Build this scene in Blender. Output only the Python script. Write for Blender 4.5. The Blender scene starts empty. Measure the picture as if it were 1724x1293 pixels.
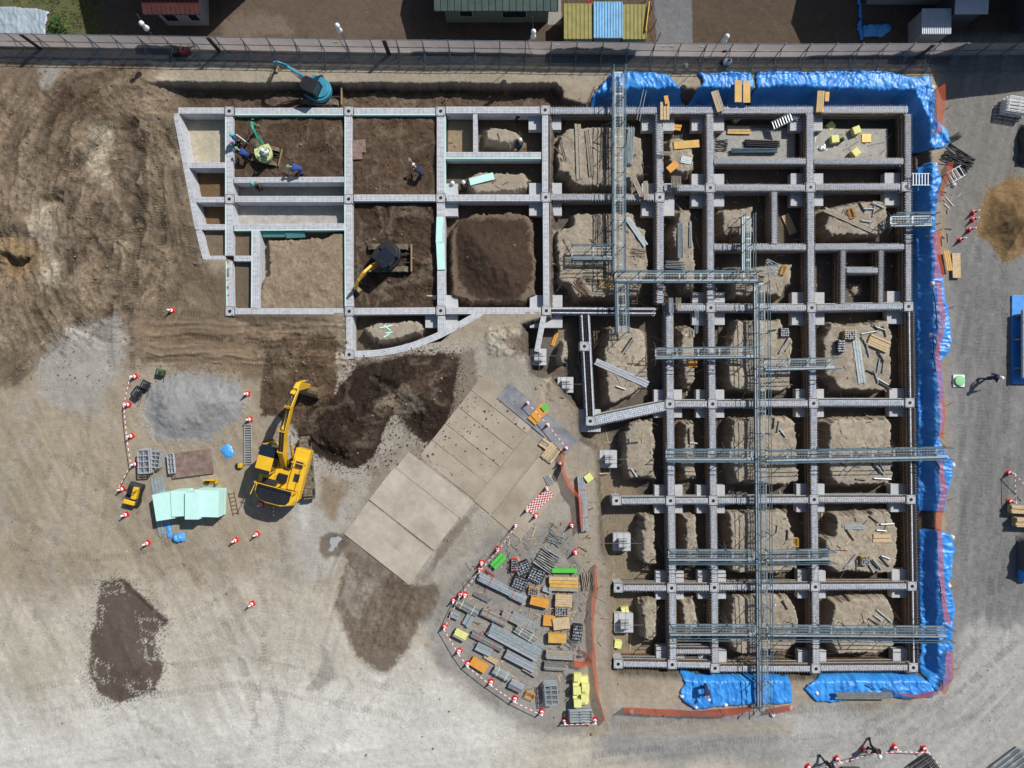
import bpy, math, random
import numpy as np
from mathutils import Vector, Matrix
random.seed(7); rnd = random.random
R = math.radians
scn = bpy.context.scene; COL = scn.collection
# ---------------------------------------------------------------- camera (24 px of the photo = 1 m on the ground, 48 m up)
S = 1/24.0; H = 48.0; CX, CY = 862.0, 646.5
cam_d = bpy.data.cameras.new('camera'); cam = bpy.data.objects.new('camera', cam_d); COL.objects.link(cam)
cam.location = (0, 0, H); cam.rotation_euler = (0, 0, 0)
cam_d.sensor_fit = 'HORIZONTAL'; cam_d.sensor_width = 36; cam_d.lens = 36*H/(1724*S); cam_d.clip_end = 2000
scn.camera = cam
# ---------------------------------------------------------------- sky, sun, exposure
SUN = Vector((.73, .68, 1.0)).normalized(); ELEV = math.asin(SUN.z)
w = bpy.data.worlds.new('World'); scn.world = w; w.use_nodes = True
nt = w.node_tree; sky = nt.nodes.new('ShaderNodeTexSky'); sky.sky_type = 'NISHITA'; sky.sun_disc = False
sky.sun_elevation = ELEV; sky.sun_rotation = math.atan2(SUN.x, SUN.y)
nt.links.new(sky.outputs[0], nt.nodes['Background'].inputs[0]); nt.nodes['Background'].inputs[1].default_value = .06
sl = bpy.data.lights.new('sun', 'SUN'); sl.energy = 3.6; sl.angle = R(.5); sl.color = (1, .97, .925)
so = bpy.data.objects.new('sun', sl); COL.objects.link(so); so.rotation_euler = SUN.to_track_quat('Z', 'Y').to_euler(); so.location = (30, 30, 60)
vs = scn.view_settings; vs.view_transform = 'Standard'; vs.look = 'None'; vs.gamma = 1; vs.exposure = 0.43
# ---------------------------------------------------------------- helpers
def lin(c):
    return tuple(((v/255)/12.92 if v/255 <= .04045 else ((v/255+.055)/1.055)**2.4) for v in c)
KA = .88
def P(px, py, z=0.0):
    f = (H-z)/H*S
    return Vector(((px-CX)*f, (CY-py)*f, z))
def G(gx, gy, z=0.0): return Vector(((gx-CX)*S, (CY-gy)*S, z))
ORD = ['first','second','third','fourth','fifth','sixth','seventh','eighth','ninth','tenth','eleventh','twelfth','thirteenth','fourteenth','fifteenth','sixteenth','seventeenth','eighteenth','nineteenth','twentieth']
class MB:
    def __init__(s, M=None): s.v=[]; s.f=[]; s.m=[]; s.M=M
    def add(s, vs, fs, m=0):
        n=len(s.v)
        if s.M is not None: vs=[s.M@Vector(v) for v in vs]
        s.v += [tuple(v) for v in vs]; s.f += [tuple(n+i for i in f) for f in fs]; s.m += [m]*len(fs)
    def box(s, c, d, rz=0, m=0, M=None):
        hx,hy,hz=d[0]/2,d[1]/2,d[2]/2
        q=[Vector((x*hx,y*hy,z*hz)) for x in(-1,1) for y in(-1,1) for z in(-1,1)]
        T=M if M is not None else Matrix.Rotation(rz,3,'Z')
        c=Vector(c)
        s.add([T@v+c for v in q],[(0,1,3,2),(4,6,7,5),(0,4,5,1),(2,3,7,6),(0,2,6,4),(1,5,7,3)],m)
    def obox(s, a, b, wd, ht, m=0, up=(0,0,1)):
        a=Vector(a); b=Vector(b); d=b-a; L=d.length
        if L<1e-5: return
        d/=L; u=Vector(up)
        if abs(d.dot(u))>.99: u=Vector((1,0,0))
        x=d.cross(u).normalized(); z=x.cross(d)
        s.box((a+b)/2,(wd,L,ht),m=m,M=Matrix((x,d,z)).transposed())
    def bar(s, a, b, r, n=5, m=0, r2=None):
        a=Vector(a); b=Vector(b); d=b-a
        if d.length<1e-5: return
        d.normalize(); u=Vector((0,0,1)) if abs(d.z)<.95 else Vector((1,0,0))
        x=d.cross(u).normalized(); y=x.cross(d); r2=r if r2 is None else r2
        vs=[a+x*math.cos(t)*r+y*math.sin(t)*r for t in [2*math.pi*i/n for i in range(n)]]
        vs+=[b+x*math.cos(t)*r2+y*math.sin(t)*r2 for t in [2*math.pi*i/n for i in range(n)]]
        s.add(vs,[(i,(i+1)%n,n+(i+1)%n,n+i) for i in range(n)]+[tuple(range(n-1,-1,-1)),tuple(range(n,2*n))],m)
    def path(s, pts, r, n=5, m=0):
        for a,b in zip(pts,pts[1:]): s.bar(a,b,r,n,m)
    def prism(s, poly, z0, z1, m=0):
        n=len(poly)
        ar=sum(poly[i][0]*poly[(i+1)%n][1]-poly[(i+1)%n][0]*poly[i][1] for i in range(n))
        if ar<0: poly=poly[::-1]
        s.add([(p[0],p[1],z0) for p in poly]+[(p[0],p[1],z1) for p in poly],[(i,(i+1)%n,n+(i+1)%n,n+i) for i in range(n)]+[tuple(range(n-1,-1,-1)),tuple(range(n,2*n))],m)
    def sprism(s, prof, x0, x1, m=0):   # profile in (y,z), extruded along x
        n=len(prof)
        ar=sum(prof[i][0]*prof[(i+1)%n][1]-prof[(i+1)%n][0]*prof[i][1] for i in range(n))
        if ar<0: prof=prof[::-1]
        s.add([(x0,p[0],p[1]) for p in prof]+[(x1,p[0],p[1]) for p in prof],[(i,(i+1)%n,n+(i+1)%n,n+i) for i in range(n)]+[tuple(range(n-1,-1,-1)),tuple(range(n,2*n))],m)
    def lathe(s, prof, c=(0,0,0), n=12, m=0):
        vs=[];fs=[]
        for r,z in prof:
            for i in range(n):
                t=2*math.pi*i/n; vs.append((c[0]+r*math.cos(t),c[1]+r*math.sin(t),c[2]+z))
        for k in range(len(prof)-1):
            for i in range(n): fs.append((k*n+i,k*n+(i+1)%n,(k+1)*n+(i+1)%n,(k+1)*n+i))
        fs.append(tuple(range(n-1,-1,-1))); fs.append(tuple((len(prof)-1)*n+i for i in range(n)))
        s.add(vs,fs,m)
    def quad(s,a,b,c,d,m=0): s.add([a,b,c,d],[(0,1,2,3)],m)
    def build(s, name, mats, parent=None, world=False, smooth=False, bevel=0):
        me=bpy.data.meshes.new(name); vs=s.v
        if world and parent is not None:
            o=parent.location; vs=[(v[0]-o.x,v[1]-o.y,v[2]-o.z) for v in vs]
        me.from_pydata(vs,[],s.f)
        if not isinstance(mats,(list,tuple)): mats=[mats]
        for m in mats: me.materials.append(m)
        me.polygons.foreach_set('material_index',s.m)
        if smooth: me.shade_smooth()
        ob=bpy.data.objects.new(name,me); COL.objects.link(ob)
        if parent is not None: ob.parent=parent
        if bevel:
            b=ob.modifiers.new('bevel','BEVEL'); b.width=bevel; b.segments=2; b.limit_method='ANGLE'
        return ob
def tag(o,label=None,cat=None,group=None,kind=None):
    if label: o['label']=label
    if cat: o['category']=cat
    if group: o['group']=group
    if kind: o['kind']=kind
    return o
def thing(name,label,cat,loc=(0,0,0),rz=0,group=None):
    o=bpy.data.objects.new(name,None); COL.objects.link(o); o.location=loc; o.rotation_euler=(0,0,rz); o.empty_display_size=.3
    return tag(o,label,cat,group)
def dup(r,label,loc=None,rz=None):
    c=r.copy(); COL.objects.link(c); c['label']=label
    if loc is not None: c.location=loc
    if rz is not None: c.rotation_euler=(0,0,rz)
    for ch in r.children:
        d=ch.copy(); COL.objects.link(d); d.parent=c
        for g in ch.children:
            e=g.copy(); COL.objects.link(e); e.parent=d
    return c
# ---------------------------------------------------------------- materials
def mat(name, c, rough=.75, metal=0, var=.22, scale=2.0, bump=.0, bscale=30, c2=None, alpha=1, spec=.4, detail=6):
    m=bpy.data.materials.new(name); m.use_nodes=True; t=m.node_tree; n=t.nodes; L=t.links
    b=n['Principled BSDF']; b.inputs['Roughness'].default_value=rough; b.inputs['Metallic'].default_value=metal
    b.inputs['Specular IOR Level'].default_value=spec
    tc=n.new('ShaderNodeTexCoord'); no=n.new('ShaderNodeTexNoise'); no.inputs['Scale'].default_value=scale; no.inputs['Detail'].default_value=detail
    no.inputs['Roughness'].default_value=.65
    oi=n.new('ShaderNodeObjectInfo'); vs_=n.new('ShaderNodeVectorMath'); vs_.operation='SCALE'; vs_.inputs[0].default_value=(37,91,53); L.new(oi.outputs['Random'],vs_.inputs['Scale'])
    va=n.new('ShaderNodeVectorMath'); va.operation='ADD'; L.new(tc.outputs['Object'],va.inputs[0]); L.new(vs_.outputs[0],va.inputs[1]); L.new(va.outputs[0],no.inputs['Vector'])
    r=n.new('ShaderNodeMapRange'); r.inputs[1].default_value=.3; r.inputs[2].default_value=.7; L.new(no.outputs[0],r.inputs[0])
    mx=n.new('ShaderNodeMix'); mx.data_type='RGBA'; l=[v*KA for v in lin(c)]
    a=[min(1,v*(1+var)) for v in l]; d=[v*(1-var) for v in l] if c2 is None else [v*KA for v in lin(c2)]
    mx.inputs[6].default_value=(*d,1); mx.inputs[7].default_value=(*a,1)
    L.new(r.outputs[0],mx.inputs[0]); L.new(mx.outputs[2],b.inputs['Base Color'])
    if bump:
        n2=n.new('ShaderNodeTexNoise'); n2.inputs['Scale'].default_value=bscale; n2.inputs['Detail'].default_value=4; L.new(tc.outputs['Object'],n2.inputs['Vector'])
        bp=n.new('ShaderNodeBump'); bp.inputs['Strength'].default_value=bump; bp.inputs['Distance'].default_value=.03
        L.new(n2.outputs[0],bp.inputs['Height']); L.new(bp.outputs[0],b.inputs['Normal'])
    if alpha<1: b.inputs['Alpha'].default_value=alpha
    return m
def meshmat(name,c,cell,wire,rough=.7,base=0.0):
    """woven net: real holes cut by a grid pattern fixed to the object"""
    m=mat(name,c,rough); t=m.node_tree; n=t.nodes; L=t.links; b=n['Principled BSDF']
    tc=n.new('ShaderNodeTexCoord'); sp=n.new('ShaderNodeSeparateXYZ'); L.new(tc.outputs['UV'],sp.inputs[0]); outs=[]
    for k in (0,1):
        mm=n.new('ShaderNodeMath'); mm.operation='MULTIPLY'; mm.inputs[1].default_value=1/cell; L.new(sp.outputs[k],mm.inputs[0])
        fr=n.new('ShaderNodeMath'); fr.operation='FRACT'; L.new(mm.outputs[0],fr.inputs[0])
        lt=n.new('ShaderNodeMath'); lt.operation='LESS_THAN'; lt.inputs[1].default_value=wire; L.new(fr.outputs[0],lt.inputs[0]); outs.append(lt)
    mx=n.new('ShaderNodeMath'); mx.operation='MAXIMUM'; L.new(outs[0].outputs[0],mx.inputs[0]); L.new(outs[1].outputs[0],mx.inputs[1])
    m2=n.new('ShaderNodeMath'); m2.operation='MAXIMUM'; m2.inputs[1].default_value=base; L.new(mx.outputs[0],m2.inputs[0])
    tl=n.new('ShaderNodeBsdfTranslucent'); tl.inputs[0].default_value=(*[v*KA*1.1 for v in lin(c)],1); tr=n.new('ShaderNodeBsdfTransparent'); ms=n.new('ShaderNodeMixShader'); ms.inputs[0].default_value=.5
    L.new(b.outputs[0],ms.inputs[1]); L.new(tl.outputs[0],ms.inputs[2]); m3=n.new('ShaderNodeMixShader'); L.new(m2.outputs[0],m3.inputs[0]); L.new(tr.outputs[0],m3.inputs[1]); L.new(ms.outputs[0],m3.inputs[2])
    L.new(m3.outputs[0],n['Material Output'].inputs[0]); return m
M={}
def dm(k,*a,**kw): M[k]=mat(k,*a,**kw)
dm('concrete',(178,180,182),.85,var=.16,scale=1.6,bump=.3,bscale=25)
dm('concrete_top',(196,198,202),.85,var=.2,scale=3.5,bump=.3,bscale=40)
dm('concrete_wall',(150,155,160),.85,var=.15,scale=1.2,bump=.2)
dm('form_concrete',(230,236,243),.85,var=.05,c2=(160,169,180),scale=6,bump=.3)
dm('pad',(186,188,190),.85,var=.12,scale=2)
dm('rebar',(96,98,106),.7,metal=.2,var=.35,scale=6)
dm('rebar_rust',(110,78,56),.8,var=.35,scale=6)
dm('formply',(122,94,68),.7,var=.35,scale=2.5,c2=(84,64,48))
dm('formrib',(176,142,104),.7,var=.4,scale=3,c2=(92,66,46))
dm('galv',(168,178,180),.45,metal=.35,var=.22,scale=4)
dm('galv_dark',(92,116,128),.5,metal=.2,var=.3,scale=3)
dm('steel_pipe',(140,140,138),.45,metal=.35,var=.3,scale=5)
dm('steel_dark',(70,70,72),.5,metal=.4,var=.3,scale=5)
dm('alu',(196,200,204),.35,metal=.4,var=.15,scale=4)
dm('wood',(196,172,134),.75,var=.22,scale=5)
dm('wood_old',(160,150,134),.85,var=.3,scale=6)
dm('ply_orange',(214,150,62),.6,var=.15,scale=3)
dm('ply_yellow',(206,164,84),.6,var=.2,scale=3)
dm('ply_green',(86,190,74),.6,var=.12,scale=3)
dm('foam_mint',(196,238,228),.8,var=.05,scale=2)
dm('foam_teal',(96,160,156),.8,var=.1,scale=2)
dm('foam_yellow',(226,226,142),.8,var=.08,scale=3)
dm('yellow',(232,184,44),.42,var=.1,scale=1.5,spec=.5)
dm('yellow_dirty',(220,170,40),.55,var=.25,scale=4)
dm('black',(34,36,40),.5,var=.3,scale=3)
dm('rubber',(48,46,44),.85,var=.3,scale=5)
dm('glass',(30,40,52),.1,var=.3,scale=1,spec=.8)
dm('excav_blue',(58,140,164),.45,var=.15,scale=2)
dm('excav_green',(60,180,150),.45,var=.15,scale=3)
dm('lime',(196,212,150),.5,var=.12)
dm('track',(140,128,108),.8,metal=.2,var=.35,scale=5,c2=(60,54,48))
dm('bucket',(150,132,100),.6,metal=.3,var=.3,scale=5)
dm('red',(214,46,44),.5,var=.12,scale=3)
dm('white',(236,236,234),.6,var=.05,scale=3)
dm('red_bar',(205,50,56),.5,var=.08); dm('rope_red',(196,60,48),.7,var=.2)
dm('tarp',(70,156,226),.42,var=.12,scale=.9,spec=.45,c2=(36,120,206))
dm('tarp_light',(78,160,222),.35,var=.2,scale=1.5,spec=.6)
dm('plate',(186,177,162),.75,metal=.0,var=.10,scale=.8,bump=.2,bscale=14,c2=(160,150,134),detail=10)
dm('plate_dirty',(176,164,147),.85,metal=.0,var=.06,scale=.5,bump=.3,bscale=10,c2=(146,133,115),detail=10)
dm('plate_blue',(146,146,148),.6,metal=.15,var=.16,scale=1.2,c2=(104,106,112))
dm('rust_plate',(140,120,110),.75,var=.22,scale=2.2,c2=(98,80,72))
dm('sheet_grey',(168,156,152),.8,var=.1,scale=1.2)
dm('skin',(190,140,110),.6,var=.05); dm('cloth_navy',(42,52,84),.9,var=.2); dm('cloth_blue',(50,80,150),.9,var=.2)
dm('cloth_dark',(36,38,44),.9,var=.2); dm('cloth_grey',(120,125,130),.9,var=.2); dm('helmet_white',(240,242,244),.3,var=.02); dm('helmet_teal',(90,205,190),.3,var=.04)
dm('cloth_khaki',(130,118,92),.9,var=.2)
dm('roof_red',(84,44,40),.7,var=.25,scale=2); dm('roof_green',(72,90,84),.6,var=.25,scale=1.5); dm('siding',(112,122,108),.7,var=.12)
dm('roof_yellow',(148,140,80),.7,var=.2,scale=2); dm('roof_blue',(120,178,216),.5,var=.2,scale=2); dm('roof_white',(205,212,220),.5,var=.08)
dm('house_wall',(150,150,150),.8,var=.08); dm('house_dark',(84,84,88),.7,var=.15); dm('roof_slate',(64,66,72),.6,var=.2,scale=2); dm('roof_pale',(190,196,206),.6,var=.1)
dm('rock',(132,120,104),.9,var=.3,scale=4)
dm('plastic_clear',(158,172,180),.45,var=.2,scale=2,spec=.7); dm('leaf',(62,84,38),.8,var=.4,scale=4); dm('bark',(80,66,52),.9)
dm('lamp_white',(240,242,244),.4,var=.03); dm('red_dark',(150,40,50),.6,var=.2); dm('bag_white',(214,214,216),.8,var=.12,scale=6)
dm('lid_green',(140,206,150),.6,var=.05); dm('tray',(206,160,60),.6,var=.15)
M['net']=meshmat('net',(244,116,74),.09,.30,base=.22)
M['fence_sheet']=meshmat('fence_sheet',(205,194,190),.05,.45,base=.42)
# ---------------------------------------------------------------- noise and terrain
def vn(x,y,seed=0):
    ix=np.floor(x); iy=np.floor(y); fx=x-ix; fy=y-iy; fx=fx*fx*(3-2*fx); fy=fy*fy*(3-2*fy)
    def h(a,b):
        v=np.sin(a*127.1+b*311.7+seed*74.7)*43758.5453; return v-np.floor(v)
    return (h(ix,iy)*(1-fx)+h(ix+1,iy)*fx)*(1-fy)+(h(ix,iy+1)*(1-fx)+h(ix+1,iy+1)*fx)*fy
def fbm(x,y,o=4,seed=0,g=.5):
    a=1;t=0;n=0
    for i in range(o): t=t+a*vn(x*2**i+i*17.3,y*2**i-i*9.1,seed+i); n+=a; a*=g
    return t/n
STEP=1.6
xs=np.concatenate([[-6000,-3000,-1500,-800,-500,-300,-200,-130],np.arange(-80,1806,STEP),[1850,1920,2020,2200,2500,3300,5000,7700]])
ys=np.concatenate([[-6000,-3000,-1500,-800,-500,-300,-200,-130],np.arange(-80,1376,STEP),[1420,1490,1600,1800,2200,3000,4500,7300]])
X,Y=np.meshgrid(xs,ys)          # ground coordinates in photo pixels (1/24 m)
Z=np.zeros_like(X); C=np.zeros(X.shape+(3,)); C[:]=lin((160,146,124))
W1=(fbm(X/30,Y/30,5,3)-.5)*.8+(fbm(X/75,Y/75,3,13)-.5)*.7; W2=fbm(X/9,Y/9,3,11)-.5; W3=fbm(X/3.2,Y/3.2,2,17)-.5; RS=np.random.RandomState(5)
def sm(t): t=np.clip(t,0,1); return t*t*(3-2*t)
def sdp(poly,mg,hole=None):
    px=[p[0] for p in poly]; py=[p[1] for p in poly]
    i0=max(0,np.searchsorted(xs,min(px)-mg)-1); i1=np.searchsorted(xs,max(px)+mg)+1
    j0=max(0,np.searchsorted(ys,min(py)-mg)-1); j1=np.searchsorted(ys,max(py)+mg)+1
    sl=(slice(j0,j1),slice(i0,i1)); x=X[sl]; y=Y[sl]; d=np.full(x.shape,1e18); ins=np.zeros(x.shape,bool); n=len(poly)
    for k in range(n):
        ax,ay=poly[k]; bx,by=poly[(k+1)%n]; ex,ey=bx-ax,by-ay
        t=np.clip(((x-ax)*ex+(y-ay)*ey)/(ex*ex+ey*ey+1e-9),0,1)
        d=np.minimum(d,(x-ax-t*ex)**2+(y-ay-t*ey)**2)
        if ey!=0:
            c=((ay>y)!=(by>y))&(x<(bx-ax)*(y-ay)/(ey)+ax); ins^=c
    return sl,np.where(ins,1,-1)*np.sqrt(d)
def msk(poly,soft,warp=0,inner=True,w3=True):
    sl,d=sdp(poly,soft+warp*1.2)
    if warp: d=d+W1[sl]*warp*1.4+W2[sl]*warp*.8+(W3[sl]*min(warp,10)*.7 if w3 else 0)
    return sl,sm(d/soft+(0 if inner else .5))
def hgt(poly,z,soft=4,warp=0,inner=True):
    sl,t=msk(poly,soft,warp,inner); Z[sl]=Z[sl]*(1-t)+z*t
def raise_(poly,h,soft,warp=0):
    sl,t=msk(poly,soft,warp,True,False); Z[sl]+=h*t
def paint(poly,c,soft=6,warp=0,op=1,inner=False):
    sl,t=msk(poly,soft,warp,inner); t=(t*op)[...,None]; C[sl]=C[sl]*(1-t)+np.array(lin(c))*t
def spill(poly,c,dist=26,p=.35):
    sl,d=sdp(poly,dist*2); r=RS.rand(*d.shape); k=(d<4)&(r<p*np.exp(np.minimum(0,d)/dist*2.2)); C[sl][k]=np.array(lin(c))*(.8+.4*RS.rand(k.sum()))[:,None]; Z[sl][k]+=.03
def pol(a,b,c,d): return [(a,b),(c,b),(c,d),(a,d)]
def pld(pts,mg):
    px=[p[0] for p in pts]; py=[p[1] for p in pts]
    i0=max(0,np.searchsorted(xs,min(px)-mg)-1); i1=np.searchsorted(xs,max(px)+mg)+1
    j0=max(0,np.searchsorted(ys,min(py)-mg)-1); j1=np.searchsorted(ys,max(py)+mg)+1
    sl=(slice(j0,j1),slice(i0,i1)); x=X[sl]; y=Y[sl]; d=np.full(x.shape,1e9); s=np.zeros(x.shape); acc=0
    for (ax,ay),(bx,by) in zip(pts,pts[1:]):
        ex,ey=bx-ax,by-ay; L=math.hypot(ex,ey)
        t=np.clip(((x-ax)*ex+(y-ay)*ey)/(L*L+1e-9),0,1); dd=np.hypot(x-ax-t*ex,y-ay-t*ey)
        s=np.where(dd<d,acc+t*L,s); d=np.minimum(d,dd); acc+=L
    return sl,d,s
# gross colour zones
paint([(-6000,-6000),(7700,-6000),(7700,84),(-6000,84)],(96,82,68),6)
paint(pol(-300,98,1800,150),(166,153,132),20,8)
paint([(-400,100),(235,104),(290,180),(345,440),(570,535),(590,640),(330,628),(230,600),(110,560),(30,640),(-400,680)],(124,107,86),50,45)
paint([(-400,990),(300,985),(520,960),(640,1060),(850,1150),(1040,1200),(1300,1230),(1300,3000),(-400,3000)],(186,177,160),130,60)
paint([(-3000,1180),(200,1190),(520,1150),(760,1140),(860,1210),(850,3000),(-3000,3000)],(206,203,194),170,60,.95)
paint([(30,1040),(120,1100),(60,1180),(-60,1150)],(176,168,148),60,30,.6)
paint([(0,640),(200,650),(210,950),(60,1000),(-200,900)],(165,151,128),60,40,.8)
paint([(1590,60),(7700,60),(7700,1500),(1500,1500),(1600,1150)],(131,130,127),24,6)
paint([(1590,100),(1720,100),(1720,330),(1590,380)],(128,122,112),40,30,.5)
paint([(1020,1195),(1600,1180),(1600,1260),(1300,1290),(1000,1280)],(146,144,139),40,20)
paint([(1330,1215),(1560,1175),(1640,1050),(2400,1000),(2400,3000),(1100,3000)],(170,168,162),60,40)
paint([(1040,1215),(1330,1215),(1330,1235),(1040,1240)],(160,150,132),20,8,.7)
paint([(480,600),(880,560),(970,740),(1010,900),(760,1000),(600,960),(470,980),(470,760)],(163,154,139),50,30)
paint([(820,900),(1015,870),(1030,1235),(900,1240),(735,1120),(715,1040)],(143,138,130),24,14)
paint([(960,700),(1005,760),(1015,960),(1030,1240),(985,1240),(985,1000),(960,880)],(158,148,130),14,6)
paint([(115,545),(200,524),(214,560),(190,640),(160,705),(112,690),(70,660),(60,610)],(166,160,150),16,22,.9)
paint([(55,330),(95,345),(108,470),(80,500),(40,440)],(160,148,128),20,22,.6)
paint([(150,205),(188,210),(182,270),(190,320),(150,310),(140,260)],(168,154,130),14,12,.9)
paint([(60,110),(110,104),(90,150),(70,150)],(160,155,145),10,8,.8)
paint([(0,400),(70,410),(80,450),(40,470),(0,460)],(134,110,72),20,14,.8)
paint([(90,130),(190,120),(170,200),(90,250),(60,200)],(96,78,60),25,25,.8)
paint([(205,210),(230,200),(245,330),(225,400),(205,330)],(92,78,64),14,14,.7)
paint([(110,300),(180,330),(190,440),(110,420)],(106,90,74),24,30,.7)
paint([(245,540),(400,560),(570,575),(560,640),(250,610)],(132,112,88),24,18,.8)
GP=[(244,668),(262,642),(300,630),(360,634),(402,646),(414,676),(404,704),(372,722),(352,742),(300,744),(262,736),(242,704)]
paint(GP,(145,144,142),8,12); spill(GP,(156,155,153),20,.3)
paint([(0,560),(60,560),(30,640),(0,650)],(104,90,74),24,20,.8)
paint([(480,720),(560,780),(600,800),(560,960),(520,980),(480,850)],(176,172,164),30,22,.7)
paint([(500,830),(518,830),(524,900),(508,890)],(196,194,190),12,10,.6)
paint([(540,800),(600,810),(560,870),(530,850)],(140,118,88),20,16,.8)
# beyond the fence
paint([(30,-60),(167,-60),(170,60),(80,62),(75,30),(0,12)],(98,100,62),8,8)
paint([(85,36),(115,30),(120,52),(90,54)],(88,112,50),6,6)
paint([(1088,-200),(1162,-200),(1166,78),(1106,78)],(120,120,122),2,0)
paint([(925,-60),(945,-60),(945,42),(922,42)],(150,145,136),2,1)
paint([(1166,-100),(1345,-100),(1345,80),(1168,80)],(94,80,66),3,2)
paint([(360,-60),(690,-60),(690,62),(380,66)],(104,88,74),8,8)
paint([(370,30),(470,20),(500,60),(380,66)],(140,122,108),18,18,.5)
paint([(0,84),(1600,92),(1600,110),(0,104)],(112,110,108),4,2)
# wet patches, fans of soil
paint([(172,980),(200,976),(240,1005),(281,1047),(262,1072),(276,1120),(262,1162),(228,1170),(200,1181),(168,1168),(150,1125),(158,1060)],(96,84,73),6,7); spill([(172,980),(200,976),(240,1005),(281,1047),(262,1072),(276,1120),(262,1162),(228,1170),(200,1181),(168,1168),(150,1125),(158,1060)],(100,88,76),14,.3)
for q_ in ([(232,1040),(275,1045),(262,1072),(240,1060)],[(158,1110),(185,1120),(182,1150),(160,1140)],[(215,1150),(255,1148),(250,1166),(225,1166)],[(240,1075),(262,1085),(262,1110),(245,1110)],[(172,985),(205,980),(210,995),(175,1000)],[(155,1020),(175,1020),(170,1060),(156,1060)]): spill(q_,(176,172,162),6,.34)
paint([(200,974),(208,974),(284,1044),(278,1050)],(70,60,50),4,2,.8)
paint([(590,930),(640,950),(690,985),(740,985),(738,1020),(700,1050),(682,1100),(650,1132),(600,1110),(585,1060),(562,1020)],(112,98,82),14,16,.95)
paint([(600,935),(660,960),(600,1035),(570,1010)],(150,142,130),10,12,.6)
paint([(540,1085),(560,1100),(568,1140),(545,1160),(520,1162),(535,1130)],(140,134,124),8,10,.7)
paint([(1590,440),(1610,440),(1615,900),(1600,900)],(144,143,140),10,4,.6)
DS=[(443,580),(500,562),(562,568),(580,622),(640,602),(700,592),(770,600),(768,660),(762,700),(735,745),(708,748),(690,722),(665,700),(648,722),(628,770),(600,786),(560,782),(525,762),(503,728),(470,702),(440,700)]
paint([(540,905),(556,896),(584,898),(588,912),(572,935),(548,940),(538,925)],(122,112,98),6,6)
# excavation east (foundation pit)
PIT=[(925,158),(985,176),(1002,158),(1060,148),(1350,147),(1540,152),(1562,200),(1568,250),(1566,300),(1570,600),(1576,1000),(1578,1132),(1560,1146),(1350,1148),(1180,1146),(1040,1140),(1026,1132),(1024,960),(1008,930),(1003,760),(974,745),(968,690),(935,650),(890,630),(876,545),(925,532)]
PZ=-1.45
hgt(PIT,PZ,15,4); paint(PIT,(104,95,84),10,3)
paint([(930,540),(960,540),(975,700),(1010,760),(1030,1130),(1100,1130),(1100,870),(1040,750)],(140,126,104),20,8)
# north trench
TR=[(236,138),(300,137),(600,138),(935,140),(946,150),(950,190),(240,190),(236,160)]
sl,t=msk(TR,3,3); t=t*sm((X[sl]-238)/70); Z[sl]=Z[sl]*(1-t)-1.05*t; C[sl]=C[sl]*(1-t[...,None])+np.array(lin((92,76,62)))*t[...,None]
paint(pol(560,150,945,182),(104,86,70),10,12,.8)
hgt([(1548,252),(1610,252),(1614,1140),(1550,1140)],-.70,5,2) if 0 else None
sl,t=msk([(1547,252),(1700,252),(1700,1142),(1552,1142)],5,2); Z[sl]=np.maximum(Z[sl],Z[sl]*(1-t)-.72*t)
hgt([(200,180),(292,180),(330,400),(380,470),(385,540),(250,520)],-.3,60,10)
hgt([(380,528),(590,528),(590,610),(400,560)],-.25,20,5)
# west block interior
WB=[(296,182),(925,182),(925,523),(800,528),(742,575),(590,600),(590,523),(386,523),(386,437),(345,437),(298,190)]
hgt(WB,PZ,3); paint(WB,(108,95,78),2)
def cell(p,z,c,zs=2,cs=2,warp=0):
    hgt(p,z,zs,warp,False); paint(p,c,cs,warp)
dk=(84,67,52)
cell([(299,190),(386,190),(386,275),(312,275)],-1.15,(186,176,152))
cell([(312,280),(386,280),(386,333),(320,333)],-1.2,(112,90,62))
cell([(320,338),(386,338),(386,380),(330,380)],-1.2,(112,90,62))
cell(pol(386,305,590,332),-1.1,(140,138,132)); cell(pol(386,337,590,380),-1.0,(176,172,164))
cell(pol(386,185,590,300),-.32,dk,3,2); cell(pol(590,185,742,332),-.28,(90,72,56),3,2); cell(pol(590,338,742,523),-.42,(78,62,48),3,2)
cell(pol(431,383,590,523),-1.1,(150,132,108)); cell([(448,402),(540,398),(560,388),(588,388),(588,523),(431,523),(440,470),(450,460)],-.3,(148,130,106),7,4,6)
cell([(334,384),(386,384),(386,435),(344,435)],-.45,(118,102,84)); cell(pol(386,384,428,435),-.45,(112,96,80)); cell(pol(390,437,430,523),-.5,(110,96,80))
cell(pol(750,190,795,255),-1.15,(150,130,104))
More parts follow.
